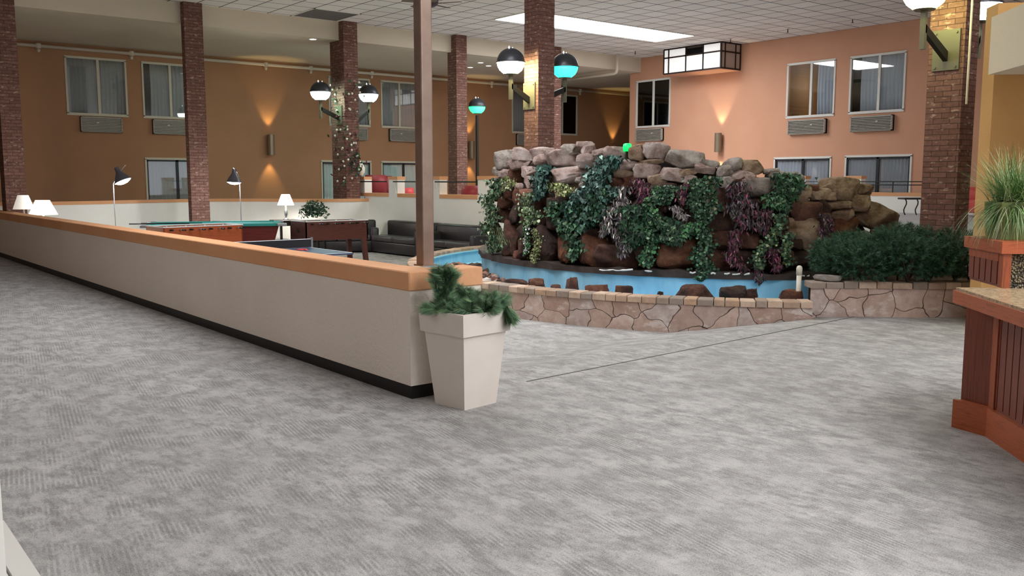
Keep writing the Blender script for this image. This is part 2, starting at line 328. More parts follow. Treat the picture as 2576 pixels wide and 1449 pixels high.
# sprinklers
for q,lb in (((2145,47),'small dark sprinkler head in the ceiling left of the right brick column'),((1982,72),'small dark sprinkler head in the ceiling above the middle orange wall windows'),((1838,97),'small dark sprinkler head in the ceiling beside the box lantern'),((1598,128),'small dark sprinkler head in the ceiling near the orange wall corner')):
    p=atz(*q,ZC); t=thing('fire_sprinkler',lb,'sprinkler',p,0,'ceiling sprinkler heads')
    m=MB(); m.lathe([(.05,-.012),(.05,0)]); m.build('escutcheon','white_paint',t)
    m=MB(); m.lathe([(.012,-.10),(.012,-.01)],n=8); m.lathe([(.03,-.105),(.03,-.095)],n=10); m.build('nozzle','black_base',t)
for q,lb in (((787,98),'small recessed downlight in the soffit left of the garlanded column'),((1183,169),'lowest of three small recessed downlights in the soffit right of the fourth column'),((1209,157),'topmost of three small recessed downlights in the soffit right of the fourth column'),((1229,165),'rightmost of three small recessed downlights in the soffit right of the fourth column')):
    p=atz(*q,ZB); t=thing('recessed_downlight',lb,'ceiling light',p,0,'recessed soffit downlights')
    m=MB(); m.lathe([(.12,-.01),(.12,0)],n=20); m.build('trim_ring','white_paint',t); m=MB(); m.lathe([(.085,-.016),(.085,-.008)],n=20); m.build('lens','panel_dim',t)
# ceiling fan (blades near the bronze pole)
p=atz(1085,5,ZC-.5); t=thing('ceiling_fan','dark ceiling fan with flat blades, partly behind the bronze pole','ceiling fan',(p.x,p.y,ZC))
m=MB(); m.lathe([(.03,-.35),(.03,0)],n=10); m.build('rod','fan_dark',t)
m=MB(); m.lathe([(.06,-.60),(.13,-.56),(.16,-.45),(.13,-.36),(.05,-.33)],n=20); m.build('motor','fan_dark',t,smooth=True)
for k in range(5):
    m=MB(); i0=0; m.box(.14,.62,-.065,.065,-.53,-.52); m.box(.10,.2,-.02,.02,-.535,-.515); m.xf(Matrix.Rotation(R(72*k+15),4,'Z')@Matrix.Rotation(R(8),4,'X')); m.build('blade','brown_fan',t)
# ---------------------------------------------------------------- walls with openings
def P(kind,a,d,z): return (a,YW+d,z) if kind=='Y' else (XO+d,a,z)
def wbox(mb,kind,a0,a1,d0,d1,z0,z1):
    if kind=='Y': mb.box(a0,a1,YW+d0,YW+d1,z0,z1)
    else: mb.box(XO+d0,XO+d1,a0,a1,z0,z1)
def wall(name,kind,a0,a1,z0,z1,holes,mat,label):
    mb=MB(); A=sorted({a0,a1}|{h[0] for h in holes}|{h[1] for h in holes}); Z=sorted({z0,z1}|{h[2] for h in holes}|{h[3] for h in holes})
    for i in range(len(A)-1):
        for j in range(len(Z)-1):
            ca=(A[i]+A[i+1])/2; cz=(Z[j]+Z[j+1])/2
            if any(h[0]<ca<h[1] and h[2]<cz<h[3] for h in holes): continue
            wbox(mb,kind,A[i],A[i+1],0,.12,Z[j],Z[j+1])
    return struct(mb.build(name,mat),label)
UZ=(3.39,4.88); DZ=(.82,2.19)
wins=[ # kind,a0,a1,z0,z1,mull,style,place words
 ('Y',6.27,7.80,*UZ,7.08,'U','leftmost upper window of the brown wall','dim'),
 ('Y',8.27,9.80,*UZ,9.03,'U','upper brown wall window half behind the second brick column','gap'),
 ('Y',14.10,15.57,*UZ,14.85,'U','upper window of the brown wall behind the garlanded column','dim'),
 ('Y',16.04,17.60,*UZ,16.74,'U','upper window of the brown wall just left of the bronze pole','dim'),
 ('Y',21.68,23.15,*UZ,22.4,'U','upper brown wall window just left of the middle column','dim'),
 ('Y',23.45,24.96,*UZ,24.2,'U','rightmost upper window of the brown wall','dim'),
 ('Y',8.25,10.0,.3,2.19,9.14,'D','lower brown wall window beside the second brick column','dim'),
 ('Y',13.77,15.57,*DZ,14.9,'D','lower sliding window of the brown wall behind the garlanded column','teal'),
 ('Y',16.01,17.80,*DZ,16.88,'D','lower brown wall window just left of the bronze pole','teal'),
 ('X',20.57,22.05,3.40,4.91,21.3,'U','upper window of the orange wall, under the box lantern side','grey'),
 ('X',14.53,16.04,3.42,4.91,15.27,'U','upper window of the orange wall with a half open curtain','open'),
 ('X',12.49,14.03,3.43,4.91,13.2,'U','upper window of the orange wall beside the right brick column','grey'),
 ('X',14.55,16.40,.82,2.22,15.45,'D','lower sliding window of the orange wall above the rock pile','grey'),
 ('X',12.20,14.07,.82,2.23,13.14,'D','lower sliding window of the orange wall beside the right brick column','grey')]
wall('wall_back','Y',-9,32,-.3,ZB,[(w[1],w[2],w[3],w[4]) for w in wins if w[0]=='Y'],'shaded_orange_paint','far wall with windows, its orange paint darkened as shade')
wall('wall_right','X',-6,22.4,-.3,ZC,[(w[1],w[2],w[3],w[4]) for w in wins if w[0]=='X'],'orange_paint','orange painted wall with windows')
mb=MB(); mb.box(XO+.12,32,22.28,22.4,-.3,ZC); struct(mb.build('wall_corner','orange_paint'),'return of the orange wall behind its corner')
mb=MB(); mb.box(31.9,32,22.4,27,-.3,ZC); struct(mb.build('wall_far_right','shaded_orange_paint'))
mb=MB(); mb.box(-9.1,-9,-10,27,-.3,ZC); struct(mb.build('wall_left','shaded_orange_paint'))
random.seed(5)
for wi,(k,a0,a1,z0,z1,mu,st,words,cur) in enumerate(wins):
    nm='window_%d'%(wi+1); root=bpy.data.objects.new(nm,None); COL.objects.link(root); root.location=P(k,(a0+a1)/2,0,z0); struct(root,words)
    fw=.045 if st=='U' else .03
    m=MB()
    for (b0,b1,c0,c1) in ((a0-.03,a1+.03,z0-.05,z0+.02),(a0-.03,a1+.03,z1-.02,z1+.04),(a0-.03,a0+.02,z0,z1),(a1-.02,a1+.03,z0,z1)): wbox(m,k,b0,b1,-.025,.02,c0,c1)
    m.build('window_frame','wfgold' if k=='Y' else 'wfsilver',root,world=True)
    m=MB()
    if st=='U': wbox(m,k,mu-.035,mu+.035,-.015,.028,z0+.02,z1-.02); m.build('mullion','wfgold' if k=='Y' else 'wfsilver',root,world=True)
    else:
        for (b0,b1,c0,c1) in ((mu-.05,mu+.03,z0,z1),(a0+.02,a0+.06,z0,z1),(a1-.06,a1-.02,z0,z1),(a0,a1,z1-.07,z1-.02)): wbox(m,k,b0,b1,-.01,.028,c0,c1)
        m.build('sash','dark_frame',root,world=True)
    m=MB(); wbox(m,k,a0+.01,a1-.01,.006,.012,z0+.01,z1-.01); m.build('pane','pane',root,world=True)
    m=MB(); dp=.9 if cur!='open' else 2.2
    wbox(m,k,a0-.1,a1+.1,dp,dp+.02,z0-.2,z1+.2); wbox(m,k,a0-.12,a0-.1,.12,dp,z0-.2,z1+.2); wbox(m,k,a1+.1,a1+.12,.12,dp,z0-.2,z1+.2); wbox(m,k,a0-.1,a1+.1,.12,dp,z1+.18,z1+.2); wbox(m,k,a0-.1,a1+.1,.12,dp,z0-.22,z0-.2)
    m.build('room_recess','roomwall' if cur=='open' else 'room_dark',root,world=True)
    # curtain
    spans=[(a0-.02,a1+.02)]
    if cur=='open': spans=[(a0-.02,a0+.55)]
    if cur=='gap': spans=[(a0+.2,a1+.02)]
    if k=='X' and st=='U' and cur=='grey' and a0<13: spans=[(a0-.02,a1-.28)]
    if wi==9: spans=[(a0-.02,a1-.2)]
    for s0,s1 in spans:
        n=int((s1-s0)*60); ph=random.random()*6; vs=[];
        zs=[z0-.15,(z0+z1)/2,z1+.12]
        for zi,z in enumerate(zs):
            for i in range(n+1):
                a=s0+(s1-s0)*i/n; am=.020+.008*math.sin(a*3.1+ph)
                d=.062+am*math.sin(a*2*PI/.11+ph+.8*math.sin(a*5+zi*.25)+zi*.2)
                vs.append(P(k,a+.02*math.sin(zi*1.3),d,z))
        m=MB(); m.add(vs,[(r*(n+1)+i,r*(n+1)+i+1,(r+1)*(n+1)+i+1,(r+1)*(n+1)+i) for r in range(2) for i in range(n)])
        o=m.build('curtain',{'dim':'curtain_brown','gap':'curtain_brown','teal':'curtain_teal','grey':'curtain_grey','open':'curtain_grey'}[cur],origin=P(k,(s0+s1)/2,.2,z0-.15),smooth=True)
        sol=o.modifiers.new('s','SOLIDIFY'); sol.thickness=.004
        tag(o,('grey curtain behind the '+words).replace(', under the box lantern side',' below the box lantern').replace(', right of the middle column',''),'curtain','curtains behind the windows')
    if cur=='open':
        m=MB(); m.lathe([(.2,0),(.13,.28)],(0,0,0),20,False)
        o=m.build('bedside_lamp','roomshade',origin=None,smooth=True); o.location=P(k,a1-.45,1.2,z0+.02); tag(o,'warm glowing lamp shade inside the room with the half open curtain','lamp')
        light('POINT',P(k,a1-.5,1.0,z1-.5),9,(1,.8,.55),.1,name='room_light')
# air conditioners
acs=[('Y',6.55,7.62,'leftmost upper window'),('Y',8.47,9.55,'upper window half hidden by the second brick column'),('Y',14.35,15.42,'upper window behind the twin lamp column'),('Y',16.30,17.38,'upper window left of the bronze pole'),('Y',21.85,22.92,'upper window left of the lit middle column'),
 ('X',20.80,21.98,'leftmost upper window of the orange wall'),('X',14.71,15.92,'middle upper window of the orange wall'),('X',12.72,13.92,'upper window beside the right brick column')]
for k,a0,a1,w in acs:
    z0,z1=2.90,3.31
    t=thing('air_conditioner','grey louvered wall air conditioner under the '+w,'air conditioner',P(k,(a0+a1)/2,0,z0),0,'wall air conditioners under the upper windows')
    m=MB(); dd=-.13
    wbox(m,k,a0,a1,dd,0,z0,z0+.02); wbox(m,k,a0,a1,dd,0,z1-.02,z1); wbox(m,k,a0,a0+.025,dd,0,z0,z1); wbox(m,k,a1-.025,a1,dd,0,z0,z1); wbox(m,k,a0,a1,-.06,.02,z0,z1); m.build('casing','ac_metal',t,world=True)
    m=MB()
    for i in range(9):
        z=z0+.035+i*.042; wbox(m,k,a0+.03,a1-.03,dd+.005,-.06,z,z+.018)
    m.build('louvers','ac_metal',t,world=True)
    m=MB(); wbox(m,k,a0+.40,a0+.46,dd-.004,dd+.01,z0+.24,z0+.27); m.build('badge','white_paint',t,world=True)
# sconces
for k,a,z0,z1,w in (('Y',11.98,2.36,2.98,'between the second brick column and the garlanded column'),('Y',19.66,2.36,2.98,'behind the fourth brick column'),('Y',26.99,2.36,2.98,'near the orange wall corner'),('X',18.40,2.46,3.05,'on the orange wall above the rocks')):
    px,py,_=P(k,a,-.17,0); t=thing('wall_sconce','cylinder wall light '+w,'wall light',P(k,a,0,(z0+z1)/2),0,'cylinder wall lights'); zc=(z0+z1)/2
    m=MB(); wbox(m,k,a-.05,a+.05,-.06,0,zc-.08,zc+.08); m.build('mount','sconce',t,world=True)
    m=MB(); m.lathe([(.11,z0-.0),(.11,z1)],(px,py,0),24,False); m.lathe([(.10,z0),(.10,z1)],(px,py,0),24,False); m.build('cylinder','sconce',t,world=True,smooth=True)
    m=MB(); m.lathe([(.09,zc-.02),(.09,zc+.02)],(px,py,0),16); m.build('bulb','sconce_glow',t,world=True)
    c=(1,.70,.26) if k=='Y' else (1,.80,.50)
    loc=Vector((px,py,0))-t.location; pw=40 if k=='Y' else 55
    light('SPOT',(loc.x,loc.y,z1+.0-t.location.z),pw,c,.03,t,(PI,0,0),62,.6,'up_light'); light('SPOT',(loc.x,loc.y,z0-t.location.z),pw,c,.03,t,(0,0,0),62,.6,'down_light')
# sprinkler pipe along brown wall
p0=atY(48,107,YW-.15); m=MB(); m.tube([(1,YW-.15,5.09),(31,YW-.15,5.09)],.045,10)
t=thing('sprinkler_pipe','long pale pipe running along the top of the brown wall','pipe',(15,YW-.15,5.09)); m.build('pipe','pipe_white',t,world=True,smooth=True)
for x in (5.6,7.95,11.9,13.4,15.6,17.9,20.6,22.4,25):
    m=MB(); m.lathe([(.07,-.06),(.07,.06)],(x,YW-.15,5.09),10); m.lathe([(.03,-.16),(.045,-.10),(.02,-.06)],(x,YW-.15,5.09),8); m.build('fitting','pipe_white',t,world=True)
# drop pipe with elbow near corner
p0=atY(1553,150,21.65); pz=min(ZB-.06,atY(1550,184,21.65).z)
m=MB(); m.tube([(p0.x,21.65,ZC),(p0.x,21.65,pz+.12),(p0.x,21.69,pz+.03),(p0.x,21.78,pz),(p0.x,26.9,pz)],.05,10); tag(m.build('elbow_pipe','pipe_white',origin=(p0.x,21.65,pz),smooth=True),'pale pipe dropping from the ceiling and bending back near the orange wall corner','pipe')
p=atX(1581,153,XO-.3); t=thing('security_camera','small dark dome camera at the top corner of the orange wall','camera',p)
m=MB(); m.lathe([(.02,-.02),(.09,.02),(.1,.1),(.07,.14)],n=16); m.build('housing','lamp_shell',t,smooth=True); m=MB(); m.box(-.02,.32,-.03,.03,.05,.1); m.build('bracket','lamp_shell',t)
# box lantern on orange wall
xl=22.25; yl0,yl1=17.75,20.0; zl0,zl1=4.93,5.68
t=thing('box_lantern','white box lantern with dark frame and missing panel, high on the orange wall','lantern',(XO-.02,18.9,zl0))
def lat(m,x0,x1,y0,y1,z0,z1): m.box(x0,x1,y0,y1,z0,z1)
fr=.022; ys_=[17.75,18.42,18.98,19.55,19.78,20.0]; zm=5.42; ys_=[17.75,18.42,19.10,19.80,20.0]
m=MB()
for y in ys_: m.box(xl-fr,xl+fr,y-fr,y+fr,zl0,zl1)
for z in (zl0,zm,zl1): m.box(xl-fr,xl+fr,yl0,yl1,z-fr,z+fr)
for x in (xl+.18,XO-.27,XO-.04): m.box(x-fr,x+fr,yl0-fr,yl0+fr,zl0,zl1)
for z in (zl0,zm,zl1): m.box(xl,XO-.02,yl0-fr,yl0+fr,z-fr,z+fr)
m.build('frame','lantern_dark',t,world=True)
for i in range(4):
    for j,(za,zb) in enumerate(((zl0,zm),(zm,zl1))):
        if i==1 and j==1: continue
        m=MB(); m.box(xl-.004,xl+.004,ys_[i]+fr,ys_[i+1]-fr,za+fr,zb-fr); m.build('panel','lantern_white_skylit',t,world=True)  # front panels glow to imitate skylight falling on them
for a,b in ((xl+.02,xl+.16),(xl+.2,XO-.29),(XO-.25,XO-.06)):
    m=MB(); m.box(a,b,yl0-.004,yl0+.004,zl0+fr,zm-fr); m.box(a,b,yl0-.004,yl0+.004,zm+fr,zl1-fr); m.build('side_panel','lantern_tan',t,world=True)
m=MB(); m.box(xl+.25,xl+.27,yl0+.1,yl1-.1,zl0+.05,zl1-.02); m.build('inner_shade','hole',t,world=True)  # black sheet added to paint the shade behind the missing panel
m=MB(); m.box(xl,XO-.02,yl0,yl1,zl0-.03,zl0-.02+.01); m.build('underside','orange_paint',t,world=True)
# ---------------------------------------------------------------- brick columns
def column(x0,x1,y0,y1,z0,z1,label,world_uv=0):
    m=MB(); per=[(x0,y1),(x0,y0),(x1,y0),(x1,y1)]; u=0
    for i in range(4):
        a=per[i]; b=per[(i+1)%4]; L=math.hypot(b[0]-a[0],b[1]-a[1])
        m.face([(*a,z0),(*b,z0),(*b,z1),(*a,z1)],[(u,z0),(u+L,z0),(u+L,z1),(u,z1)]); u+=L
    m.face([(x0,y0,z1),(x1,y0,z1),(x1,y1,z1),(x0,y1,z1)]); m.face([(x0,y1,z0),(x1,y1,z0),(x1,y0,z0),(x0,y0,z0)])
    o=m.build('brick_column','brick',origin=((x0+x1)/2,(y0+y1)/2,z0)); bv=o.modifiers.new('b','BEVEL'); bv.width=.006
    return tag(o,label,'column','brick columns')
YF=21.65
def yfor(px,X): r=ray(px,300); return X*r.y/r.x
column(3.72,4.11,YF,YF+.45,-.3,ZC,'brick column at the far left edge behind the low partition wall')
column(7.62,8.06,YF,min(yfor(465,7.62),YF+.5),-.3,ZC,'brick column behind the pool table, second from the left')
column(11.75,12.16,YF,YF+.75,-.3,ZC,'brick column draped with flower garland and carrying twin globe lamps')
column(15.34,15.71,YF,yfor(1127,15.34),ZP,ZC,'brick column standing on the terrace between the bronze pole and the green lamp post')
column(18.75,19.35,YF+.0,YF+.5,ZP,ZC,'brick column directly behind the lit middle column')
CC=atD(1354,300,17.5); C3=(11.75,YF); CR=atD(2416,300,11.5)
column(CC.x,CC.x+.40,CC.y,CC.y+.42,-.1,ZC,'middle brick column rising behind the rock waterfall with globe lamps')
column(CR.x,CR.x+.36,CR.y,CR.y+.45,0,ZC,'nearest brick column at right, standing behind the planter shrubs')
# ---------------------------------------------------------------- globe bracket lamps
def globe(root,c,r,glass,bulbs=True):
    m=MB(); m.lathe([(r*math.cos(R(a)),r*math.sin(R(a))) for a in range(0,91,9)],c,32,False); m.build('dome','dome',root,smooth=True)
    m=MB(); m.lathe([(r*1.05,-.012),(r*1.05,.012)],c,32); m.build('rim','lamp_shell',root)
    m=MB(); m.lathe([(r*.98,-.012),(r*.93,-r*.28),(r*.78,-r*.55),(r*.52,-r*.76),(r*.45,-r*.80)],c,32,True); m.build('glass_bowl',glass,root,smooth=True)
    m=MB(); m.lathe([(r*.42,-r*.86),(r*.5,-r*.80)],c,20); m.build('collar','olive_metal',root)
    if bulbs:
        for dx in (-.08,.08):
            m=MB(); m.lathe([(.008,0),(.016,.015),(.008,.03),(.002,.045)],(c[0]+dx,c[1]+dx*.6,c[2]+r*.93),8); m.build('string_bulb','twinkle',root)
def bracket_lamp(base,tip,glass,label,mirror):
    """base: point on column face, tip: globe centre (same Y), both world"""
    s=1 if tip.x>base.x else -1
    t=thing('globe_wall_lamp',label,'wall lamp',base,0 if s>0 else PI,'globe lamps on brick columns')
    L=abs(tip.x-base.x); h=tip.z-base.z; r=.265
    m=MB(); m.box(0,.025,-.17,.17,-.25,.25); m.build('wall_plate','olive_metal',t)
    for y in (-.13,.13):
        for z in (-.21,.21): m=MB(); m.tube([(.02,y,z),(.04,y,z)],.014,6); m.build('bolt','olive_metal',t)
    m=MB(); za=h-r-.12; m.hexa([(.02,-.03,-.14),(.02,.03,-.14),(.02,.03,-.02),(.02,-.03,-.02)],[(L,-.03,za-.10),(L,.03,za-.10),(L,.03,za),(L,-.03,za)]); recalc(m.build('arm','dark_metal',t))
    m=MB(); m.box(L-.03,L+.03,-.03,.03,h-r-.42,h-r*.8); m.build('stem','olive_metal',t)
    globe(t,(L,0,h),r,glass)
yp=CC.y+.25; tip=atY(1285,157,yp); bracket_lamp(Vector((CC.x,yp,atY(1333,242,yp).z)),tip,'glass_white','white globe lamp on the left face of the middle brick column',0)
yp=CC.y+.2; tip=atY(1421,168,yp); bracket_lamp(Vector((CC.x+.40,yp,atY(1400,235,yp).z)),tip,'glass_teal','teal globe lamp on the right face of the middle brick column',0)
yp=YF+.3; tip=atY(806,231,yp); bracket_lamp(Vector((11.75,yp,atY(858,290,yp).z)),tip,'glass_cool','white globe lamp on the left face of the garlanded column',0)
tip=atY(927,237,yp); bracket_lamp(Vector((12.16,yp,tip.z-.75)),tip,'glass_cool','white globe lamp on the right face of the garlanded column',0)
yp=CR.y+.22; tip=atY(2328,-22,yp); bracket_lamp(Vector((CR.x,yp,atY(2368,124,yp).z)),tip,'glass_warm','large white globe lamp cut by the top edge on the nearest column',0)
yp=CR.y+.22; tip=atY(2466,12,yp); bracket_lamp(Vector((CR.x+.36,yp,tip.z-.85)),tip,'glass_cool','white globe lamp peeking from behind the nearest brick column',0)
# lamp post
b=atD(1201,490,27.0); g=atD(1201,268,27.0); t=thing('lamp_post','tall dark lamp post with a glowing green globe on the terrace','lamp post',(b.x,b.y,ZP))
m=MB(); m.lathe([(.14,0),(.1,.06),(.05,.12),(.045,g.z-ZP-.25)],n=12); m.build('post','dark_metal',t); globe(t,(0,0,g.z-ZP),.25,'glass_green')
# conduit on right column
q=atD(2455,0,11.3); q2=atD(2431,262,11.3); m=MB(); m.tube([(q2.x,q2.y,ZC),(q2.x,q2.y,q2.z)],.014,8); tag(m.build('conduit','pipe_white',origin=(q2.x,q2.y,q2.z)),'thin white conduit hanging down beside the nearest brick column','conduit')
# ---------------------------------------------------------------- low partition wall
m=MB(); Xa,Xb=3.5,3.74; Ye=5.54; zt=.80
m.prism([(Xa,Ye),(4.14,Ye),(4.14,Ye+.22),(Xb,Ye+.22),(Xb,24),(Xa,24)],.10,zt); o=struct(recalc(m.build('wall_partition','stucco')),'low beige stucco partition wall')
m=MB(); e=.012; m.prism([(Xa-e,Ye-e),(4.14+e,Ye-e),(4.14+e,Ye+.22+e),(Xb+e,Ye+.22+e),(Xb+e,24),(Xa-e,24)],zt,.94)
oc=recalc(m.build('wall_cap','cap_paint',o)); bv=oc.modifiers.new('b','BEVEL'); bv.width=.008
oc['label']='orange painted cap'
m=MB(); e=-.015; m.prism([(Xa-e,Ye-e),(4.14+e,Ye-e),(4.14+e,Ye+.22+e),(Xb+e,Ye+.22+e),(Xb+e,24),(Xa-e,24)],-.25,.10); ob=recalc(m.build('wall_base','black_base',o)); ob['label']='black base'
# bronze pole
p=atz(1070,668,.94); t=thing('bronze_pole','tall square bronze pole standing on the corner of the low partition wall','pole',(p.x,p.y,.94))
w=.052; m=MB(); m.rbox(-w,w,-w,w,0,ZC-.94,.012); m.build('shaft','pole_bronze',t); m=MB(); m.box(-w-.012,w+.012,-w-.012,w+.012,0,.012); m.build('foot_plate','pole_bronze',t)
# white wall bit bottom-left
cw=atD(17,1449,2.5); cw.z=0
def qb0(m,o,a,b,la,lb,z0,z1):
    p=[o,o+a*la,o+a*la+b*lb,o+b*lb]; m.hexa([Vector((q.x,q.y,z0)) for q in p],[Vector((q.x,q.y,z1)) for q in p])
m=MB(); qb0(m,cw,-RT,-HD,1.2,.12,0,2.6); struct(recalc(m.build('wall_near','white_paint')),'white wall end at the lower left edge')
m=MB(); m.box(.30,.60,2.9,4.63,0,.035); m.box(.612,.70,2.9,4.63,0,.035); struct(m.build('trim_1','white_paint'),'low white floor trim at the lower left corner')
# ---------------------------------------------------------------- tapered planter with pine
pr=Vector((3.62,5.04,0)); t=thing('square_planter','tall tapered white square planter at the end of the low partition wall','planter',(3.755,5.213,0),R(7))
wt,wb,hh=.235,.155,.685
m=MB(); zz=.53; a=wb; b=wt-.03; k=lambda w,z:[(-w,-w,z),(w,-w,z),(w,w,z),(-w,w,z)]
m.hexa(k(a,0),k(b,zz)); m.build('body','planter_plastic',t)
m=MB(); q0=k(wt-.008,zz-.0); q1=k(wt,hh); i0=k(wt-.03,hh); i1=k(wt-.03,hh-.07)
m.add(q0+q1+i0+i1,[(3,2,1,0)]+[(j,(j+1)%4,(j+1)%4+4,j+4) for j in range(4)]+[(j+4,(j+1)%4+4,(j+1)%4+8,j+8) for j in range(4)]+[(j+8,(j+1)%4+8,(j+1)%4+12,j+12) for j in range(4)]); m.build('rim','planter_plastic',t)
m=MB(); m.box(-wt+.03,wt-.03,-wt+.03,wt-.03,hh-.09,hh-.06); m.build('soil','soil',t)
def needles(m,c,axis,L,n,nl,rad,cols,rnd,w=.0035):
    axis=axis.normalized(); a=axis.orthogonal().normalized(); b=axis.cross(a)
    for i in range(n):
        f=rnd.random(); p=c+axis*L*f; th=rnd.random()*2*PI
        d=(a*math.cos(th)+b*math.sin(th))*rad+axis*(1.1-.1*rad)+Vector((0,0,.0)); d=d.normalized(); l=nl*(.6+.6*rnd.random())
        s=d.orthogonal().normalized()*w; q=p+d*l+Vector((0,0,-l*.12)); m.tint=rnd.choice(cols); m.face([p-s,p+s,q])
rnd=random.Random(3)
greens=[lin(c) for c in ('66905E','7CA470','4E7856','92AE80','3E6448','688C7C','2E4C38','A8BC94')]
t2=thing('pine_arrangement','green pine sprig arrangement spilling from the white square planter','potted plant',(3.755,5.213,hh-.06))
def sprigs(name,cen,spec,L):
    m=MB(); mt=MB()
    for (dx,dy,ux,uy,uz,l,nl,zz) in spec:
        c=Vector((dx,dy,zz)); ax=Vector((ux,uy,uz)).normalized(); pts=[c,c+ax*l*.5,c+ax*l]; mt.tint=None; mt.tube([tuple(q) for q in pts],.005,5)
        needles(m,c,ax,l,int(1500*l/.25),nl*1.1,.9,greens,rnd,.0013)
    m.build('needles','leaf',t2); mt.build('twig','trunk',t2)
spec=[]
for i in range(46):   # upright spray at the left, short sprigs climbing around a stem
    h=rnd.random()**.8; o_=RT*(-.13-.02*h+rnd.gauss(0,.045*(1.15-h)))+HD*rnd.gauss(0,.05*(1.1-h)); th=rnd.random()*6.28
    spec.append((o_.x,o_.y,math.cos(th)*.55,math.sin(th)*.55,rnd.uniform(.7,1.2),rnd.uniform(.07,.12),.065,.02+h*.27))
for i in range(16):
    o_=RT*rnd.uniform(-.24,-.10)+HD*rnd.uniform(-.14,.06); th=rnd.random()*6.28; spec.append((o_.x,o_.y,math.cos(th)-RT.x*.5,math.sin(th)-RT.y*.5,rnd.uniform(.1,.7),rnd.uniform(.06,.11),.07,.06))
for i in range(22):
    o_=RT*rnd.uniform(-.1,.08)+HD*rnd.uniform(-.17,.12); th=rnd.random()*6.28; spec.append((o_.x,o_.y,math.cos(th)*.9,math.sin(th)*.9,rnd.uniform(.2,1),rnd.uniform(.06,.12),.075,.04+rnd.random()*.04))
for i in range(6):
    o_=RT*rnd.uniform(-.02,.04)+HD*rnd.uniform(-.05,.1); spec.append((o_.x,o_.y,rnd.uniform(-.2,.2),rnd.uniform(-.2,.2),1,rnd.uniform(.1,.15),.06,.08))
for i in range(34):
    o_=RT*rnd.uniform(.05,.23)+HD*rnd.uniform(-.15,.15); ax=RT*rnd.uniform(-.2,1.0)+HD*rnd.gauss(0,.4)+Vector((0,0,rnd.uniform(.2,.9))); spec.append((o_.x,o_.y,ax.x,ax.y,ax.z,rnd.uniform(.06,.13),.075,.04+rnd.random()*.05))
for i in range(6): o_=RT*(.25+.01*i)-HD*(.02+.01*i); spec.append((o_.x,o_.y,RT.x*.35+rnd.gauss(0,.1),RT.y*.35,-.7,rnd.uniform(.08,.13),.07,.09))
sprigs('pine',None,spec,0)
# ---------------------------------------------------------------- pond
PC=Vector((13.088,10.10,0)); PR=5.68
def ang(p): return math.atan2(p[1]-PC.y,p[0]-PC.x)
def pc(r,a,z=0): return Vector((PC.x+r*math.cos(a),PC.y+r*math.sin(a),z))
a0=ang((9.31,6.03))+2*PI; a1=ang((12.6,15.75)) # going from a0 down to a1 through pi
pond=thing('fountain_pond','round pond with flagstone wall and blue painted basin around the rock waterfall','pond',(8.0,8.5,ZL-.03))
N=90; A=[a1+(a0-a1)*i/N for i in range(N+1)]
m=MB()
for i in range(N):
    p,q=A[i],A[i+1]; u0,u1=(p-a1)*PR,(q-a1)*PR; zb,ztp=ZL-.08,.125
    m.face([pc(PR,q,zb),pc(PR,p,zb),pc(PR,p,ztp),pc(PR,q,ztp)],[(u1,zb),(u0,zb),(u0,ztp),(u1,ztp)])
m.build('stone_wall','flagstone',pond,world=True)
stone_cols=[lin(c) for c in ('C2A892','B79C86','C8B09A','A39283','B89A80','C6AE9A','AC927E','998B80')]
def coping(path,name,parent,inward,h0,h1,step=.155,width=.24,seed=1):
    """path: list of points; blocks with own tint"""
    rnd=random.Random(seed); m=MB(); pts=[Vector(p) for p in path]; L=[0]
    for i in range(1,len(pts)): L.append(L[-1]+(pts[i]-pts[i-1]).length)
    def at(s):
        s=max(0,min(L[-1],s))
        for i in range(1,len(L)):
            if s<=L[i] or i==len(L)-1: f=(s-L[i-1])/max(1e-6,L[i]-L[i-1]); return pts[i-1].lerp(pts[i],f),(pts[i]-pts[i-1]).normalized()
    s=0
    while s<L[-1]-.04:
        l=step*rnd.uniform(.8,1.3); p,d=at(s+.004); q,d2=at(min(s+l,L[-1])-.004); n1=Vector((-d.y,d.x,0))*inward; n2=Vector((-d2.y,d2.x,0))*inward; j=rnd.uniform(0,.012); hz=rnd.uniform(-.006,.006)
        o0=-.02-j; m.tint=rnd.choice(stone_cols); c=.012
        b=[p+n1*o0,q+n2*o0,q+n2*width,p+n1*width]; b2=[x+Vector((0,0,0)) for x in b]; cen=sum(b,Vector())/4
        low=[Vector((x.x,x.y,h0)) for x in b]; mid=[Vector((x.x,x.y,h1+hz-c)) for x in b]; top=[Vector((x.x+(cen.x-x.x)*.05,x.y+(cen.y-x.y)*.05,h1+hz)) for x in b]
        m.add(low+mid+top,[(3,2,1,0)]+[(k,(k+1)%4,(k+1)%4+4,k+4) for k in range(4)]+[(k+4,(k+1)%4+4,(k+1)%4+8,k+8) for k in range(4)]+[(8,9,10,11)])
        s+=l
    o=m.build(name,'coping_stone',parent,world=True); recalc(o); bv=o.modifiers.new('b','BEVEL'); bv.width=.006; bv.segments=2; return o
coping([pc(PR,a) for a in A],'coping',pond,1,.125,.205,.15,.22,7)
m=MB(); ri=PR-.22; RP=4.3; zf=-.1
for i in range(N):
    p,q=A[i],A[i+1]
    m.face([pc(ri,p,zf),pc(ri,q,zf),pc(ri,q,.13),pc(ri,p,.13)])
    m.face([pc(RP-.4,p,zf),pc(RP-.4,q,zf),pc(ri,q,zf),pc(ri,p,zf)])
recalc(m.build('basin','pool_blue',pond,world=True))
m=MB(); 
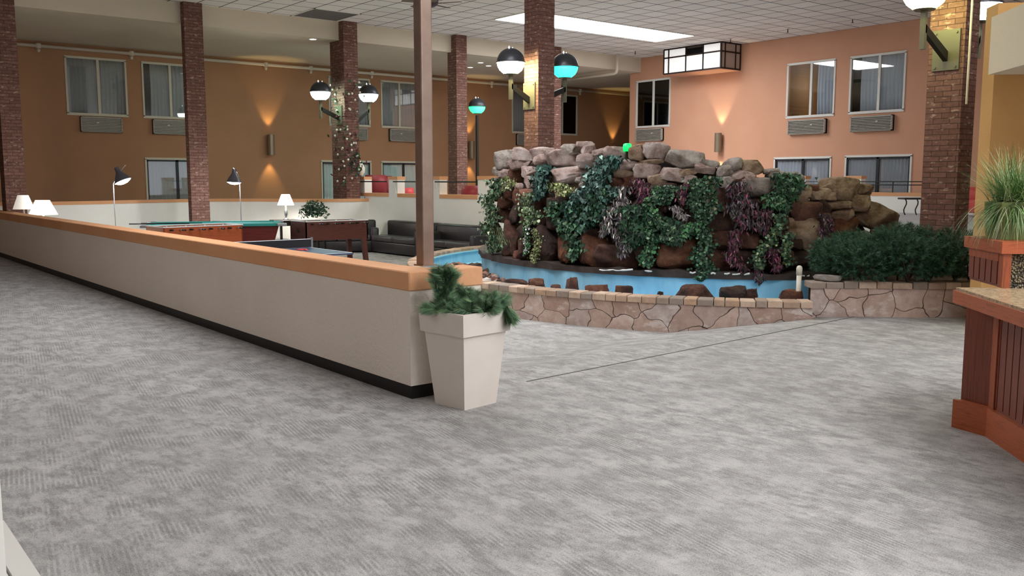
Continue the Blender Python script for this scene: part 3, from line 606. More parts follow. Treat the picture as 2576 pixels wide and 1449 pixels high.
for i in range(N):
    p,q=A[i],A[i+1]; m.add([pc(ri-.01,p,.125),pc(ri-.01,q,.125),pc(ri-.035,q,.125),pc(ri-.035,p,.125),pc(ri-.01,p,.15),pc(ri-.01,q,.15),pc(ri-.035,q,.15),pc(ri-.035,p,.15)],[(0,1,5,4),(4,5,6,7),(2,3,7,6),(3,2,1,0)])
recalc(m.build('basin_rim','pool_rim',pond,world=True))
# pedestal under rocks
PC2=Vector((12.95,10.12,0))
def pc2(r,a,z=0): return Vector((PC2.x+r*math.cos(a),PC2.y+r*math.sin(a),z))
m=MB(); B0,B1=R(80),R(262); NB=80; BB=[B0+(B1-B0)*i/NB for i in range(NB+1)]; ZLG=.36
for i in range(NB):
    p,q=BB[i],BB[i+1]; m.face([pc2(RP,q,zf),pc2(RP,p,zf),pc2(RP,p,ZLG),pc2(RP,q,ZLG)])
rock_base=thing('rock_waterfall_base','blue painted curved base with a dark ledge carrying the rock waterfall','fountain base',(8.7,10.1,zf))
m.build('blue_face','pool_blue',rock_base,world=True)
m=MB(); rn=random.Random(4)
jr=[rn.uniform(-.04,.03) for _ in range(NB+1)]; jz=[rn.uniform(-.012,.03) for _ in range(NB+1)]
for i in range(NB):
    p,q=BB[i],BB[i+1]; r1,r2=RP+.05+jr[i],RP+.05+jr[i+1]; z1,z2=ZLG+.03+jz[i],ZLG+.03+jz[i+1]
    m.add([pc2(r1,p,ZLG-.05),pc2(r2,q,ZLG-.05),pc2(r2,q,z2),pc2(r1,p,z1),pc2(RP-.5,q,z2),pc2(RP-.5,p,z1),pc2(RP-.2,q,ZLG-.05),pc2(RP-.2,p,ZLG-.05)],[(0,1,2,3),(3,2,4,5),(7,6,1,0)])
recalc(m.build('ledge','ledge',rock_base,world=True))
# ---------------------------------------------------------------- rocks
def on_rock(px,py,r):
    d=ray(px,py); ox,oy=-PC2.x,-PC2.y; a=d.x**2+d.y**2; b=2*(ox*d.x+oy*d.y); c=ox*ox+oy*oy-r*r; disc=b*b-4*a*c
    if disc<0: t=-b/(2*a)
    else: t=(-b-math.sqrt(disc))/(2*a)
    return O+d*t
def surf(px,py,off=0):
    r=4.18
    for _ in range(3):
        p=on_rock(px,py,r+off); r=4.20-.16*max(0,p.z-.4)
    return on_rock(px,py,r+off)
def rockmesh(w,d,h,seed,flat=.35):
    rn=random.Random(seed); bm=bmesh.new(); sd=Vector((rn.random()*50,rn.random()*50,rn.random()*50))
    for k in range(26):
        v=Vector((rn.uniform(-1,1),rn.uniform(-1,1),rn.uniform(-1,1))); m=max(abs(v.x),abs(v.y),abs(v.z)); v/=m
        v=v*.72+v.normalized()*.28*1.25; v*=rn.uniform(.88,1.0); bm.verts.new(v)
    r=bmesh.ops.convex_hull(bm,input=bm.verts[:]); bmesh.ops.delete(bm,geom=[v for v in bm.verts if not v.link_faces],context='VERTS')
    bmesh.ops.dissolve_limit(bm,angle_limit=R(14),verts=bm.verts[:],edges=bm.edges[:])
    try: bmesh.ops.bevel(bm,geom=bm.edges[:],offset=.075,segments=1,affect='EDGES',profile=.5,clamp_overlap=True)
    except Exception: pass
    bmesh.ops.triangulate(bm,faces=bm.faces[:]); bmesh.ops.subdivide_edges(bm,edges=bm.edges[:],cuts=3,use_grid_fill=True)
    bmesh.ops.remove_doubles(bm,verts=bm.verts[:],dist=.012)
    for _ in range(2): bmesh.ops.smooth_vert(bm,verts=bm.verts[:],factor=.35,use_axis_x=True,use_axis_y=True,use_axis_z=True)
    for v in bm.verts:
        c=v.co; v.co=c+c.normalized()*(noise.noise(c*1.5+sd)*.08+noise.noise(c*4.2+sd)*.07+noise.noise(c*9+sd)*.045)
    lo=[min(v.co[i] for v in bm.verts) for i in range(3)]; hi=[max(v.co[i] for v in bm.verts) for i in range(3)]
    S=(w,d,h)
    for v in bm.verts: v.co=Vector([((v.co[i]-lo[i])/(hi[i]-lo[i])-.5)*S[i] for i in range(3)])
    bmesh.ops.recalc_face_normals(bm,faces=bm.faces[:])
    me=bpy.data.meshes.new('rock'); bm.to_mesh(me); bm.free()
    for p in me.polygons: p.use_smooth=True
    return me
TN={'P':'pale pink','G':'pale grey','T':'tan','B':'reddish brown','D':'dark brown','O':'rusty orange','S':'reddish'}
def place_rock(x0,y0,x1,y1,tone,seed,rot=0,name='rock',p=None,grp='rocks stacked in the waterfall',label=None,grow=1.2,dfac=.85,cat='rock'):
    cx,cy=(x0+x1)/2,(y0+y1)/2
    if p is None: p=surf(cx,cy)
    D=depth(p); w=(x1-x0)*D/2302*grow; h=(y1-y0)*D/2302*grow; dd=max(min(w,h)*1.1,(w+h)/2*dfac)
    me=rockmesh(w,dd,h,seed); me.materials.append(M['rock_'+tone]); o=bpy.data.objects.new(name,me); COL.objects.link(o)
    ax=math.atan2(p.y-0,p.x-0)
    o.location=p+Vector((math.cos(ax),math.sin(ax),0))*dd*.34
    o.rotation_euler=(0,rot,ax-PI/2)
    return o,w,h,cx,cy
A6=[(170,150,340,300,'G'),(180,225,280,320,'S'),(145,300,240,370,'G'),(330,120,500,240,'P'),(490,112,640,200,'P'),(620,120,715,200,'P'),(300,190,500,310,'P'),(520,180,660,270,'P'),(290,240,420,330,'P'),(200,315,300,400,'P'),(290,310,410,440,'S'),(410,290,545,385,'P'),(345,440,420,505,'P'),(250,515,320,570,'S'),(190,570,320,670,'S'),(130,675,325,790,'B'),(130,790,240,1050,'B'),(235,800,385,1085,'B'),(330,1050,450,1150,'S'),(650,255,745,340,'P'),(660,130,960,280,'P'),(775,85,940,170,'G'),(915,60,1060,130,'P'),(955,95,1075,180,'P'),(920,170,1110,290,'P'),(1060,130,1175,240,'P'),(700,280,1050,430,'P'),(900,380,1040,440,'G'),(930,430,1030,490,'G'),(720,440,930,580,'T'),
(1170,110,1385,225,'P'),(1385,95,1530,225,'T'),(1530,75,1750,215,'P'),(1240,225,1500,315,'P'),(1490,220,1700,270,'T'),(1160,310,1260,395,'P'),(1250,315,1440,385,'T'),(1440,255,1660,390,'P'),(1330,330,1440,450,'S'),(1330,400,1450,490,'S'),(1215,390,1340,490,'S'),(1740,145,2050,300,'G'),(1985,265,2170,345,'P'),(1685,300,1895,415,'P'),(1850,310,2000,380,'T'),(1570,360,1740,440,'T'),(1890,370,2000,450,'P'),(2045,230,2200,290,'G'),(2245,215,2420,320,'G'),(2190,280,2330,375,'G'),(2320,320,2525,430,'P'),(2180,375,2320,480,'G'),(2195,480,2345,635,'B'),(2190,640,2310,705,'T'),(1215,480,1400,600,'D'),(2110,710,2360,880,'D'),(2350,700,2550,880,'D'),(2085,880,2550,1040,'B'),(2040,1050,2300,1240,'B'),(2290,1060,2550,1240,'D'),(1640,960,2010,1215,'O'),(1410,970,1640,1210,'B'),(940,920,1260,1180,'O'),(750,930,960,1150,'O'),(1090,1000,1500,1215,'B'),(550,850,800,1145,'D'),(510,680,640,840,'B'),(400,670,520,800,'B'),(840,680,1180,880,'D'),(1250,830,1560,1000,'D'),(640,580,900,850,'D'),(1160,600,1400,820,'D'),(1400,560,1600,840,'D'),(1560,440,1820,700,'D'),(1820,440,2100,700,'D'),(1560,700,1850,960,'D'),(1850,700,2100,960,'D'),(1020,480,1220,690,'D'),(400,500,640,680,'S'),(880,840,1260,940,'D'),(1880,940,2000,1060,'O'),(380,810,560,960,'D'),(390,950,560,1140,'B'),(1080,400,1230,500,'T'),(560,340,700,480,'G'),(440,380,560,500,'P'),(640,460,740,600,'S'),(330,500,430,650,'S'),(300,640,420,800,'D'),(160,390,300,520,'G'),(150,490,250,600,'S')]
B5=[(255,95,450,225,'T'),(460,170,600,215,'G'),(490,205,665,325,'G'),(270,260,575,440,'G'),(600,210,780,330,'G'),(760,230,850,320,'G'),(820,340,915,445,'T'),(890,325,985,380,'O'),(915,385,1140,485,'T'),(780,430,880,490,'T'),(950,485,1275,565,'T'),(1020,265,1345,470,'T'),(1250,420,1465,580,'T'),(1300,320,1490,415,'T'),(680,490,990,690,'B'),(690,650,1000,865,'T'),(1110,565,1310,660,'T'),(1090,645,1340,790,'O'),(1330,520,1725,745,'T'),(820,865,980,955,'T'),(700,850,830,950,'D'),(700,955,990,1110,'D'),(1340,770,1510,860,'G'),(1480,760,1590,835,'S'),(560,330,740,520,'D'),(430,430,580,600,'D'),(560,560,700,760,'D'),(400,620,560,800,'D'),(420,790,700,980,'D'),(400,950,720,1130,'D'),(980,460,1110,620,'D'),(970,600,1100,760,'S'),(990,760,1150,900,'D'),(1000,900,1250,1100,'D'),(150,220,290,330,'S'),(170,330,290,480,'S'),(180,470,420,600,'D'),(1600,700,1740,790,'G'),(990,360,1100,440,'T')]
rl=[]; seen={}
ROCKS=[(1200+a/3.623,340+b/3.623,1200+c/3.623,340+d/3.623,t) for a,b,c,d,t in A6]+[(1800+a/3.8125,380+b/3.8125,1800+c/3.8125,380+d/3.8125,t) for a,b,c,d,t in B5]
# naming zones
def zone(cx,cy,w,h):
    ys='waterfall top rim' if cy<425 and cx<1750 or (cy<470 and cx>=1750) else ('waterfall upper courses' if cy<480 else ('waterfall mid height' if cy<580 else 'waterfall bottom course'))
    xs_='left end' if cx<1320 else ('left of middle' if cx<1480 else ('middle' if cx<1680 else ('right of middle' if cx<1900 else ('near right end' if cx<2080 else 'right end by shrubs'))))
    return ys,xs_
recs=[]
for i,(x0,y0,x1,y1,tn) in enumerate(ROCKS):
    rr=random.Random(i*7+1); o,w,h,cx,cy=place_rock(x0,y0,x1,y1,tn,i*13+5,(.45 if (x0>2140 and x1-x0>90) else (rr.uniform(-.18,.18) if (x1-x0)<60 else rr.uniform(-.06,.06))))
    shape='broad flat' if w/h>2.1 else ('tall upright' if w/h<.75 else ('big' if w*h>.30 else ('small' if w*h<.09 else 'blocky')))
    z=zone(cx,cy,w,h); recs.append((o,tn,shape,z,cx,cy))
from collections import defaultdict
gr=defaultdict(list)
for r in recs: gr[(r[1],r[2],r[3])].append(r)
ordw=['leftmost','second from left:','third from left:','fourth from left:','fifth from left:','sixth from left:','seventh from left:','eighth from left:','ninth from left:','tenth from left:']
for (tn,shape,z),L in gr.items():
    L.sort(key=lambda r:r[4])
    for k,r in enumerate(L):
        lb=(ordw[min(k,9)]+' ' if len(L)>1 else '')+'%s %s rock, %s, %s'%(shape,TN[tn],z[0],z[1])
        tag(r[0],lb,'rock','rocks stacked in the waterfall')
# dark core behind
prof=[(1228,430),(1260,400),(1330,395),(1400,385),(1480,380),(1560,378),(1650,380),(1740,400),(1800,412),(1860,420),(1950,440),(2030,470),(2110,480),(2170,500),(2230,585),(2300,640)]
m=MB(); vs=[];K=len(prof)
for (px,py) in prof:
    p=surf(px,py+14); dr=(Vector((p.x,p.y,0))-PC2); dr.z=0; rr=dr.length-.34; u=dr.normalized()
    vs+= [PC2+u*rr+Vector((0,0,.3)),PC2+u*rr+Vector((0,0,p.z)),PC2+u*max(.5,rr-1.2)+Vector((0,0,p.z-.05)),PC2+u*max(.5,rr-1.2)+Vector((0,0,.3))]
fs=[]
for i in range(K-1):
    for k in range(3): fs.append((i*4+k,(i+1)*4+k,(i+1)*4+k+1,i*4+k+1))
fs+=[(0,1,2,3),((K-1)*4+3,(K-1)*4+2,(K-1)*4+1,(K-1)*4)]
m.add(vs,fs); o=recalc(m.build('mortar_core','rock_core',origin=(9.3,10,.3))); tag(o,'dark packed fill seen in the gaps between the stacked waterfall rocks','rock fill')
# stones in trough
TR=[(240,1310,470,1400,'B','long red stone'),(465,1305,620,1420,'S','pinkish rough stone'),(665,1358,765,1450,'B','small red stone'),(805,1288,935,1470,'B','pointed upright red stone'),(975,1362,1215,1480,'S','long low reddish stone'),(1255,1372,1425,1480,'O','rounded orange brown stone'),(1640,1422,1700,1500,'B','tiny red stone'),(1810,1358,2170,1560,'B','largest rounded red boulder'),(2205,1368,2455,1560,'D','dark rounded boulder'),(2440,1395,2560,1540,'B','small dark red boulder'),]
TR=[(1200+a/3.623,340+b/3.623,1200+c/3.623,340+d/3.623,t,l) for a,b,c,d,t,l in TR]+[(1800+605/3.8125,380+1325/3.8125,1800+840/3.8125,380+1500/3.8125,'O','flat orange boulder by the white pipe')]
def on_pond(px,py,r):
    d=ray(px,py); ox,oy=-PC.x,-PC.y; a=d.x**2+d.y**2; b=2*(ox*d.x+oy*d.y); c=ox*ox+oy*oy-r*r; t=(-b-math.sqrt(max(0,b*b-4*a*c)))/(2*a); return O+d*t
for i,(x0,y0,x1,y1,tn,l) in enumerate(TR):
    p=on_pond((x0+x1)/2,(y0+y1)/2,PR-.45)
    o,w,h,cx,cy=place_rock(x0,y0,x1,y1,tn,900+i*3,0,'boulder',p,grow=1.0,dfac=.55)
    o.location=p+Vector((math.cos(math.atan2(p.y,p.x)),math.sin(math.atan2(p.y,p.x)),0))*.02
    tag(o,l+' lying in the blue trough behind the stone rim','rock','boulders in the pond trough')
# pebbles (uncountable gravel)
m=MB(); rn=random.Random(11); cols=[lin(c) for c in ('8A6458','6E4A40','B49A8C','D8D0C6','5A4238','A07868','3E302A')]
for i in range(620):
    a=R(rn.uniform(128,196)); r=rn.uniform(4.28,5.1)*(1-.0); 
    p=pc(r,a,zf+rn.uniform(0,.10)+.10*max(0,1-(abs(a-R(160))/R(35)))); s=rn.uniform(.03,.10)*(1 if rn.random()<.8 else 1.5); m.tint=rn.choice(cols)
    ico=[(0,0,1)]+[(math.cos(k*PI/3)*.8,math.sin(k*PI/3)*.8,.45) for k in range(6)]+[(math.cos(k*PI/3+.5),math.sin(k*PI/3+.5),-.3) for k in range(6)]
    an=rn.random()*6; st=rn.uniform(.6,1.4); q=[(p.x+(x*math.cos(an)-y*math.sin(an)*st)*s,p.y+(x*math.sin(an)+y*math.cos(an)*st)*s,p.z+z*s*.6) for x,y,z in ico]
    m.add(q,[(0,1+k,1+(k+1)%6) for k in range(6)]+[(1+k,7+k,7+(k+1)%6) for k in range(6)]+[(1+k,7+(k+1)%6,1+(k+1)%6) for k in range(6)])
tag(recalc(m.build('pebbles','coping_stone',origin=pc(4.7,R(160),zf),smooth=True)),'loose brown and white pebbles heaped at the left end of the pond','pebbles',kind='stuff')
# white PVC pipe
p=on_pond(2009,726,PR-.42); D=depth(p); zt_=atD(2009,668,D).z; t=thing('drain_pipe','short white capped pipe standing in the blue pond trough at right','pipe',(p.x,p.y,zf))
m=MB(); m.lathe([(.030,0),(.030,zt_-zf-.1)],n=16); m.build('tube','pvc',t,smooth=True); m=MB(); c=zt_-zf; m.lathe([(.036,c-.11),(.036,c-.03),(.028,c-.01),(.012,c)],n=16); m.build('cap','pvc',t,smooth=True)
m=MB(); rn=random.Random(21)
for x0_,x1_ in ((1508,1592),(1622,1640),(1735,1750),(1762,1776),(1788,1800),(1822,1836),(1842,1862),(1872,1886),(2016,2024),(2030,2036)):
    n_=max(2,int((x1_-x0_)/8)); pts=[on_rock(x0_+(x1_-x0_)*k/n_,679+(x0_-1500)*.028+rn.uniform(-1.5,2),RP+.10) for k in range(n_+1)]
    m.tube(pts,[rn.uniform(.006,.014) for _ in pts],5)
o=recalc(m.build('peeling_liner','white_paint',rock_base,world=True)); o['label']='white peeling liner bits'; o['kind']='stuff'
# green spot on top
p=surf(1578,368); t=thing('green_spotlight','small glowing green spotlight on top of the waterfall rocks','spotlight',(p.x,p.y,p.z-.09))
m=MB(); m.lathe([(.05,.02),(.062,.07),(.055,.12),(.03,.13)],n=14); m.build('lens','spot_green',t,smooth=True); m=MB(); m.tube([(0,0,-.12),(0,0,.03)],.02,8); m.build('stake','black_base',t)
# ---------------------------------------------------------------- raised stone planter at right
c0=atz(2040,797,0); c1=atz(2300,799,0); c2=Vector((10.73,4.93,0)); c3=Vector((11.6,4.5,0)); cpts=[Vector((9.34,6.05,0)),Vector((9.78,5.72,0)),Vector((10.2,5.27,0)),Vector((10.72,4.9,0)),Vector((11.5,4.45,0)),Vector((13.2,4.1,0))]
pl=thing('stone_planter','raised flagstone planter bed with block coping at right of the pond','planter',(10.2,5.4,0))
m=MB(); u=20
for i in range(len(cpts)-1):
    a,b=cpts[i],cpts[i+1]; L=(b-a).length; Z=.335
    m.face([(a.x,a.y,-.02),(b.x,b.y,-.02),(b.x,b.y,Z),(a.x,a.y,Z)],[(u,0),(u+L,0),(u+L,Z),(u,Z)]); u+=L
a=cpts[0]; b=Vector((10.12,6.56,0)); m.face([(b.x,b.y,-.25),(a.x,a.y,-.25),(a.x,a.y,.335),(b.x,b.y,.335)],[(0,0),(.8,0),(.8,.55),(0,.55)])
m.build('stone_wall','flagstone',pl,world=True)
coping(cpts,'coping',pl,1,.335,.413,.19,.24,3)
m=MB(); pol=[(q.x+.08,q.y+.08) for q in cpts]+[(13.2,7.0),(12.0,7.2),(10.15,6.5)]; m.prism(pol,0,.36); o=recalc(m.build('soil','soil',pl,world=True))
for v in o.data.vertices:
    pass
for i,(x0,y0,x1,y1) in enumerate(((2045,690,2112,709),(2060,683,2120,697),(2108,690,2132,709))):
    q=atz((x0+x1)/2,y1,.413); o,w,h,cx,cy=place_rock(x0,y0+(4 if i<2 else 0),x1,y1,'G',700+i,0,'flagstone',q,grow=1.1,dfac=.9)
    o.location=Vector((q.x+.12+.04*i,q.y+.06,.413+.035+(.055 if i==1 else 0)+(.0)))
    tag(o,('flat pale stone slab lying on the planter corner','smaller pale slab laid on top of the slab at the planter corner','small round stone right of the slabs on the planter corner')[i],'rock')
# ---------------------------------------------------------------- vines
def leafpoly(kind):
    if kind=='ivy': return [(0,0),(.35,-.12),(.55,.25),(.28,.42),(0,1.0),(-.28,.42),(-.55,.25),(-.35,-.12)]
    if kind=='round': return [(0,0),(.38,.2),(.42,.6),(0,.9),(-.42,.6),(-.38,.2)]
    if kind=='long': return [(0,0),(.2,.3),(.17,.8),(0,1.35),(-.17,.8),(-.2,.3)]
    return [(0,0),(.06,.5),(0,1.6),(-.06,.5)]
def vine(path,wpx,kind,cols,size,dens,label,seed,name='trailing_ivy',off=.10,scale=3.623,ox=1200,oy=340,stems=True,thick=.12):
    rn=random.Random(seed); P_=[(ox+a/scale,oy+b/scale) for a,b in path]; w=wpx/scale/2*1.12
    top=surf(*P_[0],off); t=thing(name,label,'trailing plant',tuple(top),0,'trailing plants over the waterfall rocks')
    m=MB(); sm=MB(); segs=[]; tot=0
    if len(P_)==1: P_=[P_[0],(P_[0][0]+1,P_[0][1]+8)]
    for i in range(len(P_)-1): l=math.dist(P_[i],P_[i+1]); segs.append((tot,l,P_[i],P_[i+1])); tot+=l
    poly=leafpoly(kind); n=int(max(30,tot*w*2*dens*.25)); cl=[lin(c) for c in cols]
    strands=[rn.uniform(-1,1)*.75 for _ in range(max(2,int(w/4)))]
    for i in range(n):
        s=rn.random()*tot; 
        for (s0,l,a,b) in segs:
            if s<=s0+l: f=(s-s0)/l; break
        st=rn.choice(strands); jx=st*w*(.75+.25*math.sin(s*.15+st*9))+rn.gauss(0,w*.30)+w*.35*math.sin(s*.09+seed)+(rn.gauss(0,w*.5) if rn.random()<.2 else 0); endf=min(1,(tot-s)/(w*.9)+.35); px=a[0]+(b[0]-a[0])*f+jx*endf; py=a[1]+(b[1]-a[1])*f+rn.uniform(-3,3)
        p=surf(px,py,off+rn.uniform(-.05,thick)); out=(Vector((p.x,p.y,0))-PC2).normalized()
        nrm=(out+Vector((rn.gauss(0,.5),rn.gauss(0,.5),rn.gauss(.25,.45)))).normalized(); down=Vector((rn.gauss(0,.5),rn.gauss(0,.5),-1)); d=(down-nrm*down.dot(nrm)).normalized(); sd=nrm.cross(d); sz=size*rn.uniform(.55,1.35)
        q_=rn.choice(cl); br_=rn.choice((.3,.45,.65,.85,1.1,1.6)); m.tint=tuple(min(1,v*br_) for v in q_); fold=rn.uniform(.05,.25)
        pts=[p+sd*x*sz+d*y*sz+nrm*(abs(x)*fold-.18*y*y)*sz for x,y in poly]; half=len(poly)//2
        if kind=='blade': m.face(pts)
        else: m.face(pts[:half+1]); m.face([pts[0]]+pts[half:])
    m.build('foliage','leaf',t,world=True)
    if stems:
        for st in strands[:4]:
            pts=[]
            for k in range(9):
                s=tot*k/8
                for (s0,l,a,b) in segs:
                    if s<=s0+l+1e-6: f=(s-s0)/l; break
                pts.append(surf(a[0]+(b[0]-a[0])*f+st*w*.7+2*math.sin(k*2+st*5),a[1]+(b[1]-a[1])*f,off-.02+.02*math.sin(k)))
            sm.tube(pts,.004,4)
        sm.build('stems','trunk',t,world=True)
    return t
G1=['3C5E44','2A4A34','4E7052','6A8668']; G2=['5A7050','7A8E64','A8B494','46603C']; G3=['2C4A42','3C5E54','587A70','22403A']; G4=['1C3826','264630','2E5236','426848']; YG=['7E8A50','98A068','66783F','B4B48C']; MG=['7E3A58','5E3046','8A5068','4A2E38','6A5A50']; PU=['4C3C42','625258','3C3236','847680','4A4A3C']; PW=['A8A29A','8C8284','6E6068','C8C2B8']; BR=['3A6A40','487A4C','6A9460','2E5236']
VN=[([(170,400),(120,600),(110,800),(140,1060)],130,'ivy',G1+G2,.055,.55,'ivy hanging down the left end of the waterfall rocks'),
([(250,380),(235,500)],120,'round',YG,.04,.5,'small yellow green plant near the top left rocks'),
([(590,270),(610,400),(540,570)],130,'ivy',G3,.06,.6,'dark bluish ivy clump near the top left of the waterfall'),
([(440,520),(470,700),(450,820)],150,'round',G2,.045,.5,'pale olive creeper left of the middle rocks'),
([(450,820),(430,930),(420,1080)],80,'round',BR+['F0F0E8'],.035,.5,'bright green creeper with white blossoms at lower left'),
([(540,850),(530,1000),(515,1160)],80,'round',YG,.026,.9,'thin yellow green strands hanging to the ledge at lower left'),
([(740,430),(770,540)],180,'round',YG,.03,.8,'round mossy yellow green clump on the upper left rocks'),
([(1200,190),(1110,350),(1030,480),(930,600)],180,'ivy',G3+['8AA79C'],.065,.5,'grey green ivy falling from the top rim in the middle'),
([(1180,480),(1060,680),(960,860)],220,'ivy',G4+G3,.065,.5,'dark ivy mass left of the middle of the waterfall'),
([(690,600),(740,780),(860,880),(900,1010),(880,1120)],120,'ivy',G1+G4,.055,.5,'ivy strand with variegated tip reaching the orange rock'),
([(1330,460),(1320,580),(1180,700),(1140,890)],120,'long',PW,.05,.5,'pale silvery trailing plant in the middle'),
([(1490,400),(1490,580)],120,'long',MG,.045,.7,'magenta trailing plant under the top rim in the middle'),
([(1260,650),(1290,850),(1310,1090)],150,'long',PU+PW,.05,.5,'purple brown trailing plant in the middle of the waterfall'),
([(1400,650),(1440,800),(1400,1000)],230,'ivy',G4,.075,.5,'broad leaved dark green plant in the middle'),
([(1630,460),(1600,700),(1580,900),(1570,1190)],120,'round',G1+BR,.04,.7,'long small leaved green strand hanging to the ledge'),
([(1770,460),(1680,620)],200,'round',G4+G1,.04,.7,'green leafy clump right of the magenta plant'),
([(1880,450),(1850,600)],100,'long',MG,.045,.6,'pink trailing plant between the green strands'),
([(1850,640),(1900,760)],130,'long',PW,.05,.4,'white edged trailing plant right of the middle'),
([(1680,740),(1750,880),(1820,980)],240,'ivy',G4+G1,.06,.5,'dense dark green ivy right of the middle'),
([(2000,390),(1990,600),(2040,800),(2050,1000),(2030,1310)],140,'round',G4+G1,.04,.7,'long green strand reaching down over the blue base'),
([(2130,370),(2130,560),(2150,700)],130,'round',G4+['8C8468'],.045,.6,'dark green and tan plant below the top rim at right'),
([(1960,800),(1890,910)],150,'ivy',BR,.055,.5,'bright green ivy cluster low right of the middle'),
([(2370,420),(2400,600),(2430,820)],170,'long',PU+MG[:1],.05,.5,'purple trailing plant right of the middle'),
([(2410,850),(2330,1050),(2440,1230)],120,'long',MG,.045,.5,'magenta strand low on the dark rocks'),
([(190,830),(190,1020)],110,'blade',YG+G2,.06,.8,'grassy olive tuft at the lower left of the rocks'),
([(820,600),(840,760)],140,'ivy',G3+G4,.055,.45,'small dark ivy patch left of the middle'),
([(1500,880),(1470,960)],200,'ivy',G4,.06,.45,'dark ivy fringe above the bottom rocks in the middle'),
([(2060,1000),(2060,1130)],60,'round',G1,.035,.6,'small green tip beside the orange rock'),
]
for i,(p_,w,k,c,s,d,l) in enumerate(VN): vine(p_,w,k,c,s,d*1.25,l,100+i)
VN2=[([(730,220),(690,400),(640,560)],210,'ivy',G4+BR[:1]+G1,.055,.6,'dense green ivy falling from the rim near the right end'),
([(630,600),(600,800),(460,950),(430,1120)],120,'round',G2+G1,.04,.6,'variegated green strand winding down near the right end'),
([(680,780),(670,1090)],90,'round',G1+YG[:1],.038,.7,'straight green strand beside the tan rocks'),
([(440,560),(460,760)],190,'long',PU+MG,.05,.55,'purple pink plant mass near the right end'),
([(230,480),(260,640)],150,'long',PU,.05,.5,'dark purple plant under the grey rock at right'),
([(560,930),(570,1130)],130,'long',MG,.05,.5,'bright magenta plant above the ledge at right'),
([(440,1120),(420,1250)],80,'long',PU+MG,.045,.6,'purple tip hanging over the blue base'),
([(1040,600),(1060,820)],120,'long',MG[1:]+PU,.04,.55,'dark magenta plant between the tan rocks at right'),
([(1040,840),(1060,960)],90,'ivy',G4+PW[:1],.04,.4,'small dark plant beside the shrubs'),
]
for i,(p_,w,k,c,s,d,l) in enumerate(VN2): vine(p_,w,k,c,s,d*1.25,l,200+i,scale=3.8125,ox=1800,oy=380)
# ---------------------------------------------------------------- juniper shrubs in stone planter
def shrub(spots,label,seed,cols,zb=.36):
    rn=random.Random(seed); base=Vector(spots[0][0]); t=thing('juniper_shrub',label,'shrub',(base.x,base.y,zb),0,'dark shrubs in the stone planter'); m=MB(); mt=MB()
    for (c,rx,rz) in spots:
        c=Vector(c)
        for i in range(int(420*rx/.4)):
            th=rn.random()*2*PI; ph=math.asin(rn.uniform(-.8,1)); rr=rn.uniform(.45,1.0)**.5*(1+.22*noise.noise(Vector((th*1.5,ph*2,seed))))
            p=c+Vector((math.cos(th)*math.cos(ph)*rx*rr,math.sin(th)*math.cos(ph)*rx*rr,math.sin(ph)*rz*rr)); ax=(p-c)+Vector((rn.gauss(0,.1),rn.gauss(0,.1),.12))
            needles(m,p,ax,.10,42,.055,.9,cols,rn,.003)
        mt.tube([(c.x,c.y,zb),(c.x,c.y,c.z)],.012,5)
        for k in range(8):
            th=rn.random()*6.28; mt.tube([(c.x,c.y,zb+.05),(c.x+math.cos(th)*rx*.6,c.y+math.sin(th)*rx*.6,c.z+rz*.2)],.008,4)
    m.build('needles','leaf',t,world=True); mt.build('stems','trunk',t,world=True)
JG=[lin(c) for c in ('1E3A28','28462F','182F20','345A3E','2A4A3A','426848')]
def sp(px,py,D,rx,rz): return (tuple(atD(px,py,D)),rx,rz)
shrub([sp(2110,650,10.95,.30,.20),sp(2170,662,10.7,.30,.20),sp(2150,625,11.3,.27,.16)],'dark green juniper shrub at the left of the stone planter beside the rocks',1,JG)
shrub([sp(2230,640,10.8,.33,.25),sp(2285,655,10.55,.30,.22),sp(2262,612,11.2,.30,.19)],'largest dark green juniper shrub in the middle of the stone planter',2,JG)
shrub([sp(2340,660,10.6,.28,.20),sp(2330,625,10.9,.22,.18)],'low juniper shrub in front of the nearest brick column',3,JG)
shrub([sp(2405,645,10.7,.26,.28),sp(2440,660,10.8,.25,.22)],'juniper shrub at the right of the stone planter beside the wooden counter',4,JG)
# ---------------------------------------------------------------- castellated terrace wall (left)
XW=12.3
def crenel(name,y0,y1,talls,zl,ztl,label,xw,th=.22,zb=ZL-.05):
    m=MB(); m.box(xw,xw+th,y0,y1,zb,zl-.09)
    for a,b in talls: m.box(xw,xw+th,a,b,zl-.09,ztl-.08)
    o=struct(m.build(name,'white_stucco'),label)
    m=MB(); e=.012; ed=sorted([y0,y1]+[v for ab in talls for v in ab])
    cur=y0
    for a,b in sorted(talls):
        if a>cur: m.box(xw-e,xw+th+e,cur,a,zl-.09,zl)
        m.box(xw-e,xw+th+e,a-e,b+e,ztl-.08,ztl); cur=b
    if cur<y1: m.box(xw-e,xw+th+e,cur,y1,zl-.09,zl)
    c=m.build('wall_cap','cap_paint',o); c['label']='orange painted cap'; return o
yA=lambda px: atX(px,485,XW).y
crenel('wall_terrace',yA(1262),YF,[(yA(903),YF),(yA(1000),yA(978)),(yA(1106),yA(1085)),(yA(1262),yA(1202))],1.25,1.68,'white terrace wall with notched top behind the sofas',XW)
for a,b,w in ((903,978,'left notch'),(1000,1085,'notch behind the bronze pole'),(1106,1202,'right notch')):
    ya,yb=yA(a)-.0,yA(b); t=thing('guard_rail','thin dark rail across the '+w+' of the white terrace wall','rail',(XW-.05,(ya+yb)/2,1.25),0,'rails on the terrace wall')
    m=MB(); m.tube([(XW-.06,ya+.1,1.55),(XW-.06,yb,1.55)],.018,6); m.build('bar','dark_metal',t,world=True)
    m=MB(); m.tube([(XW-.06,ya+.06,1.55),(XW-.05,ya,1.26)],.012,6); m.build('bracket','white_paint',t,world=True)
